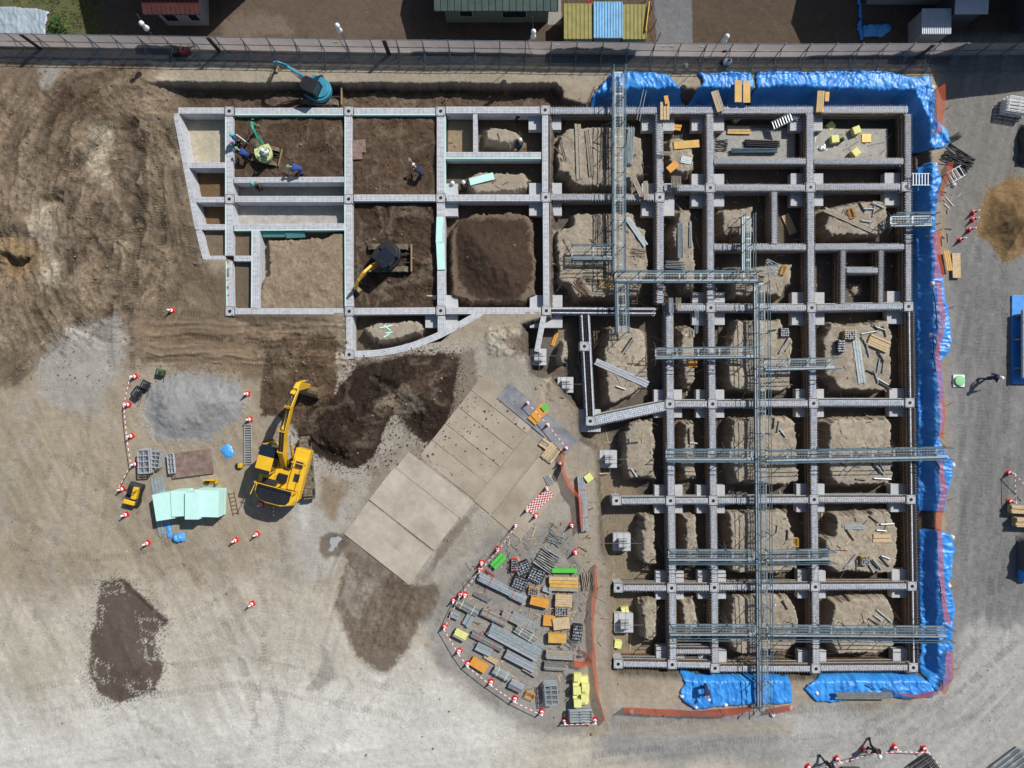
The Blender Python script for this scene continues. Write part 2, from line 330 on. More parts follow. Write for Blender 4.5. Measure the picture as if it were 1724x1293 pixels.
ISL=[[(812,207),(840,205),(878,214),(882,234),(860,240),(815,236)],
[(786,290),(812,284),(880,282),(893,296),(890,318),(800,324),(784,310)],
[(775,366),(800,354),(870,352),(888,360),(900,372),(905,440),(903,495),(880,508),(800,512),(758,500),(752,450),(755,385)],
[(608,552),(628,540),(700,538),(714,552),(705,562),(650,576),(625,574)],
[(958,210),(1063,208),(1066,222),(1086,224),(1084,294),(1070,300),(1068,318),(975,318),(958,305),(955,296),(938,290),(935,250),(940,225)],
[(1122,232),(1150,226),(1170,235),(1171,285),(1160,294),(1138,292),(1122,270)],
[(962,357),(1068,356),(1075,378),(1090,382),(1093,455),(1080,490),(1065,502),(970,502),(960,480),(938,472),(935,385),(960,378)],
[(1140,350),(1168,348),(1173,400),(1175,440),(1178,462),(1174,494),(1152,492),(1133,440),(1130,395)],
[(1212,350),(1240,345),(1275,340),(1275,395),(1245,400),(1212,396)],
[(1232,445),(1330,440),(1340,442),(1337,480),(1325,485),(1320,502),(1235,502)],
[(1392,350),(1412,342),(1440,338),(1490,335),(1497,345),(1498,382),(1490,398),(1400,400),(1386,382)],
[(1020,550),(1062,548),(1090,562),(1094,640),(1080,660),(1035,687),(1018,682),(1012,600)],
[(942,570),(960,570),(960,600),(950,616),(938,612)],
[(1145,552),(1160,547),(1175,555),(1177,640),(1168,655),(1150,650),(1143,600)],
[(1240,537),(1320,538),(1325,560),(1337,570),(1335,655),(1310,662),(1228,658),(1224,600)],
[(1402,545),(1497,540),(1505,560),(1506,650),(1490,662),(1412,660),(1402,640),(1388,632),(1384,575)],
[(1062,708),(1103,705),(1107,808),(1057,812),(1050,790),(1048,730)],
[(1150,712),(1175,708),(1178,806),(1150,812),(1143,780)],
[(1232,704),(1332,700),(1345,715),(1348,808),(1330,820),(1238,818),(1226,780)],
[(1392,712),(1412,702),(1500,700),(1508,720),(1510,800),(1498,820),(1412,822),(1394,806)],
[(1080,870),(1106,868),(1110,950),(1090,960),(1076,945)],
[(1150,870),(1178,866),(1182,950),(1170,960),(1150,952)],
[(1226,862),(1332,858),(1338,895),(1348,905),(1346,960),(1330,970),(1232,968)],
[(1405,864),(1500,860),(1512,890),(1515,950),(1500,970),(1412,968),(1390,955),(1386,905),(1402,900)],
[(1076,1014),(1110,1010),(1112,1075),(1100,1085),(1078,1082)],
[(1142,1012),(1175,1008),(1182,1060),(1170,1072),(1146,1068)],
[(1232,1004),(1330,1000),(1348,1028),(1350,1080),(1330,1100),(1240,1106),(1222,1080)],
[(1402,1012),(1440,1006),(1500,1003),(1512,1030),(1512,1090),(1495,1102),(1412,1106),(1396,1080)],
[(905,640),(928,636),(930,680),(910,682)]]
for k,p in enumerate(ISL):
    top=-.12 if k>3 else (-.55 if k<2 else (-.3 if k==2 else -.35))
    cx=sum(q[0] for q in p)/len(p); cy=sum(q[1] for q in p)/len(p)
    p2=[(cx+(x-cx)*1.04,cy+(y-cy)*1.04) for x,y in p]
    hgt(p2,top,8,7); paint(p2,(166,153,133) if k!=2 else (120,102,84),8,4)
paint([(775,372),(810,362),(880,366),(898,400),(898,470),(870,502),(800,505),(765,470),(765,400)],(74,58,46),10,14)
raise_([(765,368),(890,366),(902,430),(898,480),(870,510),(780,505),(755,440)],1.0,75,14)
raise_([(1180,195),(1355,195),(1355,265),(1200,265)],.25,3); paint(pol(1205,205,1350,265),(160,158,150),4,2); hgt(pol(1374,204,1512,266),-1.05,3,1); paint(pol(1374,204,1512,266),(166,163,154),4,2)
# soil heaps and mounds
paint([(443,580),(500,560),(562,566),(572,640),(560,700),(505,728),(470,702),(441,700)],(98,79,61),5,9)
DB=[(575,640),(600,615),(640,612),(690,598),(735,596),(768,604),(770,640),(762,690),(735,742),(712,746),(690,722),(665,694),(648,722),(628,768),(600,786),(560,780),(525,760),(503,728),(520,690),(555,670)]
paint([(765,600),(800,590),(805,640),(780,700),(750,735),(735,742)],(104,86,68),10,12,.6); paint([(590,602),(640,606),(700,592),(770,598),(770,625),(600,640)],(92,74,58),8,12,.7); paint([(628,768),(700,745),(735,742),(715,775),(660,800),(620,800)],(140,124,104),12,12,.5); paint(DB,(54,42,33),4,9); spill(DB,(66,50,38),22,.3)
for sx,sy in ((560,620),(640,690),(700,650),(520,700)): paint([(sx-60,sy+30),(sx+10,sy-10),(sx+60,sy-20),(sx+5,sy+12)],(98,80,64),9,16,.55)
raise_([(503,730),(560,690),(640,640),(690,660),(640,730),(600,780),(540,768)],1.0,45,14)
raise_([(600,620),(700,600),(766,620),(755,700),(710,735),(670,690)],.6,40,14)
raise_([(443,582),(560,572),(570,630),(500,700),(445,700)],.25,20,8)
raise_(GP,.55,50,12)
SP=[(1662,325),(1700,300),(1800,300),(1800,425),(1722,425),(1690,440),(1672,410),(1648,395),(1652,350)]
paint(SP,(140,112,74),4,8); spill(SP,(134,108,74),14,.3); raise_(SP,1.2,52,6)
paint([(620,680),(680,650),(720,690),(690,700)],(140,126,108),10,14,.6)
paint([(840,570),(875,560),(900,575),(905,600),(870,600)],(100,84,68),10,12,.8)
rm=np.zeros_like(X)
for p,a,sf in (([(-100,110),(250,110),(290,190),(330,440),(380,540),(240,560),(120,620),(-100,660)],.62,60),(DS,.7,20),([(380,530),(600,530),(600,640),(420,620)],.6,20),(TR,.6,8),(pol(392,190,586,298),.6,6),(pol(594,190,738,330),.5,6),(pol(594,342,738,520),.9,6),(pol(440,388,586,520),.4,6),(SP,.15,10),([(810,545),(880,545),(900,620),(820,600)],.8,10),([(560,930),(740,980),(680,1110),(600,1110)],.4,20)):
    sl,t=msk(p,sf,10); rm[sl]=np.maximum(rm[sl],t*a)
for p in ISL[4:]:
    sl,t=msk([(x,y) for x,y in p],6,4); rm[sl]=np.maximum(rm[sl],t*.30)
ridg=1-np.abs(2*fbm(X/55+W1*.8,Y/55,4,31)-1)
Z+=rm*((fbm(X/60,Y/60,3,5)-.5)*.55+(ridg-.75)*.35+(fbm(X/11,Y/11,3,21)-.5)*.20+(fbm(X/5,Y/5,3,22)-.5)*.11+np.clip(fbm(X/3.6,Y/3.6,2,23)-.62,0,1)*.38)
lft=sm((330-X)/60)*sm((620-Y)/60)*sm((Y-110)/30)
rr_=np.hypot(X-195,(Y-400)*.62)+W1*16; tt=np.arctan2(Y-400,X-195); sg_=fbm(rr_/5.5,tt*2.6+3,4,151)-.5; sg2=fbm(rr_/17,tt*3+1,3,152)-.5; Z+=lft*(sg_*.17+sg2*.22); C*=(1+lft*(sg_*.75+sg2*1.0))[...,None]
sq=sm((Y-530)/20)*sm((630-Y)/20)*sm((X-230)/30)*sm((600-X)/20); sg3=fbm(X/80,Y/5+W1*3,4,153)-.5; Z+=sq*sg3*.25; C*=(1+sq*sg3*.9)[...,None]
fan=sm((Y-920)/20)*sm((1110-Y)/30)*sm((X-540)/20)*sm((760-X)/20); C*=(1+fan*(fbm((X+Y*.4)/6,(Y-X*.4)/80,4,154)-.5)*.7)[...,None]
inframe=((X>-100)&(X<1820)&(Y>-100)&(Y<1400))
gm=1-.6*rm
Z+=inframe*gm*((fbm(X/60,Y/60,3,6)-.5)*.10+(fbm(X/7,Y/7,3,7)-.5)*.045)
hgt([(0,420),(60,430),(40,470),(-60,480)],-.8,18,12); raise_([(-40,360),(60,350),(70,400),(0,410)],.5,30,14)
raise_([(60,330),(105,320),(110,345),(70,360)],-.6,14,8)
C*=(1+rm*((fbm(X/16+W1*2,Y/16,4,41)-.5)*1.0+(fbm(X/3.4,Y/3.4,3,42)-.5)*1.1))[...,None]
lm=np.clip((ridg-.86)*6,0,1)*rm; C[:]=C*(1-.30*lm[...,None])+np.array(lin((178,164,140)))*.30*lm[...,None]
# soil smears round the plates
paint([(560,900),(582,902),(700,990),(690,1010),(600,960)],(104,90,76),8,8,.6); paint([(752,905),(800,848),(806,856),(760,915),(715,985),(705,975)],(112,98,82),6,6,.6); paint([(650,760),(690,735),(640,830),(600,860)],(122,104,84),12,12,.5)
# vehicle tracks: shallow pairs of ruts with cleat pattern
def track(pts,wd=9,dep=.045,c=.86,cleat=5,op=1):
    sl,d,s=pld(pts,wd); t=sm((wd-d)/4)*sm((d<wd)*1.0)*(fbm(X[sl]/14,Y[sl]/14,2,77)>.40)*op
    p=.5+.5*np.sin(s*2*math.pi/cleat+d*.25)
    Z[sl]+=-t*dep+t*p*dep*.8; C[sl]*=(1-(1-c)*t*(.5+p))[...,None]
def pair(pts,gap=48,**k):
    for sg in(-1,1):
        q=[]
        for i,(x,y) in enumerate(pts):
            a=pts[max(0,i-1)]; b=pts[min(len(pts)-1,i+1)]; L=math.hypot(b[0]-a[0],b[1]-a[1]); q.append((x-(b[1]-a[1])/L*gap/2*sg,y+(b[0]-a[0])/L*gap/2*sg))
        track(q,**k)
for pts in ([(205,620),(200,540),(215,440),(225,330),(215,230),(170,170),(100,200),(90,300)],[(250,520),(255,420),(250,300),(265,200)],[(120,600),(150,540),(190,460)],
            [(240,590),(330,585),(430,600),(570,600)],[(300,545),(400,555),(540,560)],[(600,160),(760,162),(930,165)],[(470,600),(480,690)],[(640,640),(700,720)],[(600,430),(720,430)],[(605,240),(680,215),(715,260),(700,310)],[(420,240),(560,230)],[(600,400),(690,480)]):
    pair(pts,gap=36,wd=7,dep=.05,c=.80)
for pts in ([(95,330),(110,230),(150,168),(215,150),(270,178)],[(120,360),(135,260),(175,205),(235,208),(262,260),(264,420)],[(226,205),(238,300),(226,420),(214,520)],[(60,520),(130,430),(165,350)],[(70,250),(85,190),(130,140),(200,125)],[(20,640),(110,560),(180,520)],[(285,210),(300,320),(330,440)]):
    track(pts,wd=13,dep=.07,c=.74,cleat=4.5)
for pts in ([(560,860),(640,1000),(700,1100)],[(560,960),(520,1100),(545,1140)],[(640,960),(600,1100)],[(130,700),(100,800),(60,950),(20,1100)],[(170,690),(160,820),(140,960)],[(420,1000),(300,1080),(200,1200)],[(1640,1200),(1690,1150)]):
    pair(pts,gap=40,wd=6,dep=.02,c=.90,cleat=6)
for pts in ([(40,760),(200,860),(330,1000),(420,1200)],[(60,1000),(220,1230),(420,1340)],[(0,880),(130,960),(230,960),(380,900)],[(330,940),(420,1080),(460,1250)],[(450,900),(470,1050),(440,1290)],[(60,1180),(400,1130),(700,1190)],[(1380,1290),(1560,1190),(1680,1080),(1700,900)],[(1450,1270),(1620,1190),(1724,1100)],[(1000,1250),(1250,1225),(1500,1210)],[(1650,480),(1640,700),(1645,1000)],[(1668,420),(1672,760),(1660,1100)],[(900,900),(960,980)],[(640,1130),(560,1230),(500,1300)]):
    pair(pts,gap=44,wd=8,dep=.02,c=.86,cleat=6,op=.9)
# long soft streaks where wheels and brooms have passed
st1=fbm((X*.97+Y*.22)/9,(Y*.97-X*.22)/150,4,51)-.5; st2=fbm(X/200,Y/9+X/60,4,52)-.5; st3=fbm((X+Y)/12,(X-Y)/180,4,53)-.5; st4=fbm((X-Y*.5)/10,(X*.5+Y)/170,4,54)-.5
mr=sm((X-1600)/20)*sm((1100-Y)/150); mbt=sm((Y-1190)/80); mcl=sm((Y-620)/60)*sm((520-X)/100)*(1-mbt*.6); mbr=sm((X-1400)/200)*sm((Y-1100)/100)
C*=(1+mr*st1*.5+mbt*(1-mbr)*st2*.34+mcl*st4*.42+mbr*st3*.42)[...,None]
C*=(1+(fbm(X/120,Y/120,4,61)-.5)*.30+(fbm(X/22,Y/22,4,62)-.5)*.20+(fbm(X/3.1,Y/3.1,2,63)-.5)*.09)[...,None]
cz=sm((fbm(X/45+3,Y/45,4,64)-.56)*8)*inframe*sm((Y-560)/60)*(X<1000)*(rm<.05)*(C.mean(-1)>.17)*.16; C[:]=C*(1-cz[...,None])+np.array(lin((188,186,180)))*cz[...,None]
# pale chalky pebbles and clods
rs=np.random.RandomState(3); wn=rs.rand(*X.shape); peb=(wn>.997)&inframe&(rm<.9); C[peb]=np.clip(C[peb]*1.35+.03,0,.8); Z[peb]+=.02
clod=(wn<.006)&inframe; C[clod]*=.62; Z[clod]+=.03*(1+rm[clod])
g_=C.mean(-1,keepdims=True); C=g_+(C-g_)*.90; C=np.clip(C*KA,0.012,.85)
def gz(px,py):      # terrain height at ground coordinates
    i=int(np.clip(np.searchsorted(xs,px)-1,0,len(xs)-2)); j=int(np.clip(np.searchsorted(ys,py)-1,0,len(ys)-2))
    fx=(px-xs[i])/(xs[i+1]-xs[i]); fy=(py-ys[j])/(ys[j+1]-ys[j])
    return float((Z[j,i]*(1-fx)+Z[j,i+1]*fx)*(1-fy)+(Z[j+1,i]*(1-fx)+Z[j+1,i+1]*fx)*fy)
def on(px,py,dz=0):    # world point where the photo's pixel meets the terrain, lifted by dz
    z=0
    for _ in range(6):
        gx=CX+(px-CX)*(H-z)/H; gy=CY+(py-CY)*(H-z)/H; z=gz(gx,gy)+dz
    return P(px,py,z)
def gw(x,y): return gz(CX+x/S,CY-y/S)
ny,nx=X.shape
co=np.stack([(X-CX)*S,(CY-Y)*S,Z],-1).reshape(-1,3)
idx=np.arange(ny*nx).reshape(ny,nx); q=np.stack([idx[1:,:-1],idx[1:,1:],idx[:-1,1:],idx[:-1,:-1]],-1).reshape(-1,4)
me=bpy.data.meshes.new('ground'); me.vertices.add(len(co)); me.vertices.foreach_set('co',co.ravel().astype(np.float32))
me.loops.add(q.size); me.loops.foreach_set('vertex_index',q.ravel().astype(np.int32)); me.polygons.add(len(q))
me.polygons.foreach_set('loop_start',np.arange(0,q.size,4,dtype=np.int32)); me.update(calc_edges=True); me.shade_smooth()
ca=me.color_attributes.new('soil','FLOAT_COLOR','POINT'); ca.data.foreach_set('color',np.concatenate([C.reshape(-1,3),rm.reshape(-1,1)],1).ravel().astype(np.float32))
gm_=bpy.data.materials.new('site_soil'); gm_.use_nodes=True; t=gm_.node_tree; n=t.nodes; L=t.links; b=n['Principled BSDF']; b.inputs['Roughness'].default_value=.95; b.inputs['Specular IOR Level'].default_value=.15
at=n.new('ShaderNodeAttribute'); at.attribute_name='soil'; tc=n.new('ShaderNodeTexCoord')
prev=at.outputs['Color']
amp=n.new('ShaderNodeMath'); amp.operation='MULTIPLY_ADD'; amp.inputs[1].default_value=1.5; amp.inputs[2].default_value=1.0; L.new(at.outputs['Alpha'],amp.inputs[0])
for sc,lo,hi in ((2.2,-.12,.12),(9,-.13,.13),(30,-.11,.11)):
    no=n.new('ShaderNodeTexNoise'); no.inputs['Scale'].default_value=sc; no.inputs['Detail'].default_value=5; no.inputs['Roughness'].default_value=.7; L.new(tc.outputs['Object'],no.inputs['Vector'])
    mr_=n.new('ShaderNodeMapRange'); mr_.inputs[1].default_value=.3; mr_.inputs[2].default_value=.7; mr_.inputs[3].default_value=lo; mr_.inputs[4].default_value=hi; L.new(no.outputs[0],mr_.inputs[0])
    ma=n.new('ShaderNodeMath'); ma.operation='MULTIPLY_ADD'; ma.inputs[2].default_value=1; L.new(mr_.outputs[0],ma.inputs[0]); L.new(amp.outputs[0],ma.inputs[1])
    vm=n.new('ShaderNodeVectorMath'); vm.operation='SCALE'; L.new(prev,vm.inputs[0]); L.new(ma.outputs[0],vm.inputs['Scale']); prev=vm.outputs[0]
L.new(prev,b.inputs['Base Color'])
hs=None
n1=n.new('ShaderNodeTexNoise'); n1.inputs['Scale'].default_value=14; n1.inputs['Detail'].default_value=6; n1.inputs['Roughness'].default_value=.75; L.new(tc.outputs['Object'],n1.inputs['Vector'])
bp=n.new('ShaderNodeBump'); bp.inputs['Strength'].default_value=.6; bp.inputs['Distance'].default_value=.09; L.new(n1.outputs[0],bp.inputs['Height']); L.new(bp.outputs[0],b.inputs['Normal'])
me.materials.append(gm_); go=bpy.data.objects.new('ground',me); COL.objects.link(go); tag(go,kind='structure')
# ---------------------------------------------------------------- foundation beams
def beam(name,label,pts,wpx,zt,kind,depth=1.25,group=None,forms=(1,1),mint=None,step=.15,rims=(-.5,.5)):
    """pts: photo pixels of the centre line at the beam's top"""
    ws=[P(x,y,zt) for x,y in pts]; c=sum(ws,Vector())/len(ws); c.z=0
    t=thing(name,label,'foundation beam',(c.x,c.y,0),0,group); W=wpx*S
    core=MB(); reb=MB(); lf=MB(); rf=MB(); mi=MB()
    for si,(a,b) in enumerate(zip(ws,ws[1:])):
        d=(b-a); L=d.length; d.normalize(); nrm=Vector((-d.y,d.x,0)); up=Vector((0,0,1))
        za=Vector((0,0,-depth/2)); k=(W/2)*.12 if len(ws)>2 else 0
        op=.5 if kind=='open' else 0; core.obox(a+za-d*k-Vector((0,0,op/2)),b+za+d*k-Vector((0,0,op/2)),W,depth-op+(si%2)*.002)
        if kind in('east','open'):
            off=zt+.035
            for q in (-.36,-.12,.12,.36):
                reb.obox(a+nrm*q*W+up*.02,b+nrm*q*W+up*.008,.012,.012)
            n=int(L/step)
            for i in range(n):
                p=a+d*(i+.5)*L/n; j=(rnd()-.5)*.02
                reb.obox(p-nrm*(W/2-.02)+up*(.022+j*.5),p+nrm*(W/2-.02)+up*(.022+j*.5),.009,.012)
            for fmb,sg in ((lf,1),(rf,-1)):
                if not forms[0 if sg==1 else 1]: continue
                o=nrm*sg*(W/2+.02)
                fmb.obox(a+o+up*(-depth/2-.015),b+o+up*(-depth/2-.015),.03,depth-.01)
                n2=int(L/.19)
                for i in range(n2):
                    p=a+o+nrm*sg*.035+d*(i+.5)*L/n2; h=.03+rnd()*.05; jx=d*(rnd()-.5)*.05
                    fmb.obox(p+jx+up*(-depth+.1),p+up*(h-.06),.045,.045,m=1,up=tuple(d))
                    fmb.obox(p-nrm*sg*.04+up*.0,p+nrm*sg*(.035+rnd()*.06)+up*.01,.016,.016,m=2)
                for zz in (-.3,-.75):
                    fmb.obox(a+o+nrm*sg*.09+up*zz,b+o+nrm*sg*.09+up*zz,.05,.05,m=2)
            if kind=='open':
                for q in rims: mi.obox(a+nrm*q*W+up*.01,b+nrm*q*W+up*.01,.07,.05)
        else:
            n=int(L/.33)
            for q in (-.28,.0,.28): reb.obox(a+nrm*q*W+up*.004,b+nrm*q*W+up*.004,.009,.010)
            for i in range(n):
                p=a+d*(i+.5+(rnd()-.5)*.3)*L/n; reb.obox(p-nrm*(W/2-.03)+up*.005,p+nrm*(W/2-.03)+up*.005,.009,.011)
            if mint:
                for sg in mint:
                    o=nrm*sg*(W/2+.03); mi.obox(a+o+up*-.25,b+o+up*-.25,.055,.52)
    core.build('concrete_core',M['form_concrete' if kind=='east' else ('rebar_rust' if kind=='open' else 'concrete_top')],t,world=True)
    if reb.v: reb.build('rebar_grid',M['rebar'] if kind!='west' else M['steel_pipe'],t,world=True)
    for fmb in (lf,rf):
        if fmb.v: fmb.build('form_panel',[M['formply'],M['formrib'],M['galv']],t,world=True)
    if mi.v: mi.build('insulation_strip' if kind!='open' else 'form_rim',M['foam_mint' if kind!='open' else 'form_concrete'],t,world=True)
    return t
gE='beams with timber formwork in the right half of the foundation'; gW='bare concrete beams in the left half of the foundation'
EW=[ # east-west, formed
 ([(925,186),(1040,186),(1528,184)],15,'top row formed beam running along the blue tarps to the far right corner'),
 ([(1202,271),(1357,271)],12,'short formed beam closing the bottom of the cell with the grey pipe stacks'),
 ([(1371,271),(1521,271)],12,'short formed beam below the cell with the yellow foam blocks'),
 ([(926,332),(1103,332)],13,'formed beam between the two large soil blocks at the left of the formwork'),
 ([(1118,316),(1188,317)],13,'very short formed beam above the narrow soil block with long pipes'),
 ([(1203,316),(1357,316)],13,'formed beam above the small soil block where the short walkway ends'),
 ([(1372,315),(1521,314)],13,'formed beam above the soil block with the two long diagonal boards'),
 ([(1202,416),(1357,416)],12,'formed beam crossing under the short walkway that points up'),
 ([(1372,416),(1522,415)],12,'formed beam above the small inner square frame'),
 ([(926,523),(1104,524)],11,'dark topped beam running right from the corner of the bare concrete block'),
 ([(1135,518),(1190,518)],14,'very short formed beam beside pipes laid across it'),
 ([(1205,518),(1360,518)],14,'formed beam left of the one under the small inner square frame'),
 ([(1376,518),(1523,515)],14,'formed beam at the bottom of the small inner square frame'),
 ([(1136,680),(1192,680)],14,'short formed beam beside the top of the angled wing beam'),
 ([(1208,680),(1361,679)],14,'formed beam crossed by the long walkway, first above the blue walkway branch'),
 ([(1378,678),(1523,678)],14,'formed beam below the soil block covered in pipes and timber'),
 ([(1045,844),(1122,843)],13,'stub of formed beam left of the grid in the middle of its three'),
 ([(1137,843),(1194,843)],13,'short formed beam right of the upper cantilevered stub'),
 ([(1209,843),(1363,842)],13,'formed beam between the upper and the lower double walkway'),
 ([(1379,841),(1526,841)],13,'formed beam with yellow tie at its left, above the block with an orange tray'),
 ([(1048,990),(1124,990)],13,'formed stub left of the grid, the middle one going down'),
 ([(1139,990),(1196,990)],13,'short formed beam right of the middle stub'),
 ([(1211,989),(1365,988)],13,'formed beam first above the lowest walkway, left bay'),
 ([(1381,988),(1528,987)],13,'formed beam first above the lowest walkway, right bay'),
 ([(1138,1097),(1196,1097)],10,'thin extra formed beam just above the bottom row'),
 ([(1048,1118),(1125,1119)],13,'lowest formed stub left of the grid'),
 ([(1140,1119),(1197,1120)],13,'bottom row formed beam, second segment from the left'),
 ([(1212,1126),(1366,1126)],13,'bottom row formed beam above the gap between the tarps'),
 ([(1382,1125),(1530,1124)],13,'bottom row formed beam at the lower right corner'),
 ([(1426,455),(1478,455)],11,'tiny beam across the small inner square frame')]
for i,(p,w_,l) in enumerate(EW):
    beam('foundation_beam',l,p,w_*.62,.004+.0017*(i%9),'open' if 'dark topped' in l else 'east',group=gE,depth=1.4)
NS=[([(1110,192),(1111,325)],14,'upright formed beam left of the orange panels, top segment'),
 ([(1111,339),(1111,510)],14,'upright formed beam left of the narrow soil block with long pipes'),
 ([(1127,510),(1128,672)],15,'upright formed beam at the right of the angled beams'),
 ([(1128,688),(1130,836)],15,'upright formed beam passing under the left end of the walkway with the stair ladder'),
 ([(1130,851),(1132,983)],15,'upright formed beam under the left end of the shorter lower walkway'),
 ([(1132,997),(1133,1112)],15,'upright formed beam under the left end of the lowest walkway'),
 ([(1195,192),(1196,310)],14,'upright formed beam right of the orange panels, top segment'),
 ([(1196,324),(1196,512)],14,'upright formed beam right of the narrow soil block with long pipes'),
 ([(1197,526),(1199,673)],14,'second upright formed beam in the row below the blue walkway crossing'),
 ([(1199,688),(1201,836)],14,'upright formed beam right of the tall narrow soil block, fourth going down'),
 ([(1201,851),(1203,983)],14,'upright formed beam right of the tall narrow soil block, fifth going down'),
 ([(1203,997),(1204,1120)],14,'upright formed beam right of the tall narrow soil block, bottom one'),
 ([(1364,191),(1364,309)],15,'upright formed beam left of the cell with yellow foam blocks'),
 ([(1365,323),(1366,511)],15,'upright formed beam left of the soil block with two long crossing boards'),
 ([(1367,526),(1369,672)],15,'upright formed beam left of the soil block covered in pipes and timber'),
 ([(1370,687),(1371,835)],15,'upright formed beam crossed by the upper full length walkway'),
 ([(1371,850),(1373,981)],15,'upright formed beam left of the block with the orange tray'),
 ([(1373,996),(1374,1119)],15,'upright formed beam crossed by the lowest walkway near the right'),
 ([(1529,192),(1530,507)],12,'right edge beam beside the tarps, upper half with steel stair across it'),
 ([(1530,524),(1532,671)],11,'right edge beam, segment beside the block covered in pipes and timber'),
 ([(1532,686),(1534,834)],11,'right edge beam crossed by the upper full length walkway'),
 ([(1534,849),(1536,980)],11,'right edge beam beside the gap in the tarp'),
 ([(1536,995),(1538,1117)],11,'right edge beam crossed by the lowest walkway'),
 ([(1304,323),(1304,410)],11,'short upright beam beside the striped plank bundle'),
 ([(1420,422),(1419,511)],9,'left side of the small inner square frame'),
 ([(1484,422),(1483,511)],9,'right side of the small inner square frame')]
for i,(p,w_,l) in enumerate(NS):
    beam('foundation_beam',l,[(x+(4 if l.startswith('right edge') and y>520 else 0),y) for x,y in p] if l.startswith('right edge') and i>18 else p,w_*.62,.022+.0017*(i%9),'open' if l.startswith('right edge') and i>18 else 'east',group=gE,depth=1.4,rims=(-.5,))
beam('foundation_beam','long slanting dark topped beam left of the triangular soil block',[(985,530),(994,706)],11,.01,'open',group=gE,step=.3)
beam('foundation_beam','angled wing beam with rust brown ribs rising to the grid',[(998,709),(1122,683)],14,.015,'east',group=gE)
WE=[([(300,186),(378,186)],10,'top edge beam above the empty slanting concrete cell',None),
 ([(396,187),(578,187)],11,'top edge beam above the soil cell with the green mini excavator',(-1,)),
 ([(596,187),(734,187)],11,'top edge beam above the soil cell with the two brown boards',(-1,)),
 ([(751,185),(911,185)],11,'top edge beam above the cell where a worker bends by the wall',None),
 ([(750,261),(911,261)],10,'bare beam with a mint strip above the block carrying a mint board',(-1,)),
 ([(311,278),(379,278)],9,'short bare beam closing the empty slanting cell',None),
 ([(320,336),(378,336)],9,'second short bare beam between the slanting cells',None),
 ([(331,382),(379,382)],9,'third short bare beam at the slanting wall',None),
 ([(346,435),(379,435)],9,'lowest short bare beam at the slanting wall',None),
 ([(394,303),(579,302)],9,'bare beam under the soil cell with the green mini excavator',None),
 ([(395,335),(578,335)],10,'bare beam between the two shallow concrete channels',None),
 ([(394,382),(580,381)],10,'bare beam above the sandy soil cell',(-1,)),
 ([(394,435),(423,435)],9,'tiny bare beam above the thin tall soil cell',None),
 ([(596,333),(733,333)],11,'bare beam between the two dark soil cells',None),
 ([(752,333),(911,333)],11,'bare beam above the large dark heap',None),
 ([(395,524),(578,524)],10,'bottom edge beam below the sandy soil cell',None),
 ([(596,524),(733,523)],11,'bottom edge beam above the curved concrete cell',None),
 ([(751,523),(911,523)],11,'bare beam below the large dark heap',None)]
for i,(p,w_,l,mn) in enumerate(WE): beam('foundation_beam',l,p,w_,.004+.0021*(i%7),'west',group=gW,mint=mn)
WN=[([(296,191),(333,385)],9,'slanting bare wall along the left edge, upper part',None),
 ([(334,388),(346,436)],9,'slanting bare wall along the left edge, lower part',None),
 ([(386,194),(386,327)],11,'bare upright beam left of the green mini excavator',(-1,)),
 ([(386,342),(386,430)],11,'bare upright beam between the small square cells',(-1,)),
 ([(386,440),(387,517)],9,'bare upright beam at the lower left corner of the block',(-1,)),
 ([(431,388),(430,518)],12,'bare upright beam with mint sheathing left of the sandy soil cell',(-1,)),
 ([(587,194),(587,327)],11,'bare upright beam between the two upper soil cells',(-1,)),
 ([(587,342),(588,516)],12,'bare upright beam left of the black and yellow mini excavator',(-1,)),
 ([(742,194),(742,327)],13,'bare upright beam right of the worker with the shovel',(1,)),
 ([(742,341),(743,516)],13,'bare upright beam with two mint boards lying on it',None),
 ([(800,192),(800,256)],7,'thin bare upright wall in the cell near the crouching workers',None),
 ([(918,193),(918,325)],10,'gridded upright beam where the bare block meets the formwork, upper',None),
 ([(919,341),(920,516)],10,'gridded upright beam right of the large dark heap',None),
 ([(588,532),(588,592)],10,'short bare upright beam left of the curved cell',None),
 ([(743,531),(743,558)],12,'very short bare upright beam reaching the curved beam',None),
 ([(916,530),(904,592)],9,'short tapering bare beam ending in a single footing',None)]
for i,(p,w_,l,mn) in enumerate(WN): beam('foundation_beam',l,p,w_,.020+.0021*(i%7),'west',group=gW,mint=mn)
arc=[]
for i in range(17):
    t=i/16; arc.append((596+t*214+0*t, 596-70*(1-math.cos(t*math.pi*.5))**1.15-0*t))
beam('curved_beam','curved bare concrete beam sweeping round the bottom of the block',arc,11,.016,'west')['category']='foundation beam'
# column bases
def col(px,py,l,sz=.60,kind='e',h=.07):
    b=P(px,py,h); t=thing('column_base',l,'column base',(b.x,b.y,0),(rnd()-.5)*.02,'square column bases where the beams cross')
    m=MB(); m.box((0,0,h/2-.6),(sz,sz,h+1.2)); m.build('concrete_block',M['concrete'],t,bevel=.012)
    m=MB(); m.lathe([(.115,h-.02),(.115,h+.02),(.085,h+.02),(.085,h+.01),(.0,h+.01)],n=14); m.build('anchor_hole',M['black'],t)
    m=MB()
    for x in(-1,1):
        for y in(-1,1): m.bar((x*sz*.36,y*sz*.36,h),(x*sz*.36,y*sz*.36,h+.05),.022,6)
    for s_ in (-1,1):
        m.obox((-sz/2,s_*(sz/2+.02),h-.02),(sz/2,s_*(sz/2+.02),h-.02),.03,.04); m.obox((s_*(sz/2+.02),-sz/2,h-.025),(s_*(sz/2+.02),sz/2,h-.025),.03,.04)
    m.build('collar',M['steel_dark'],t)
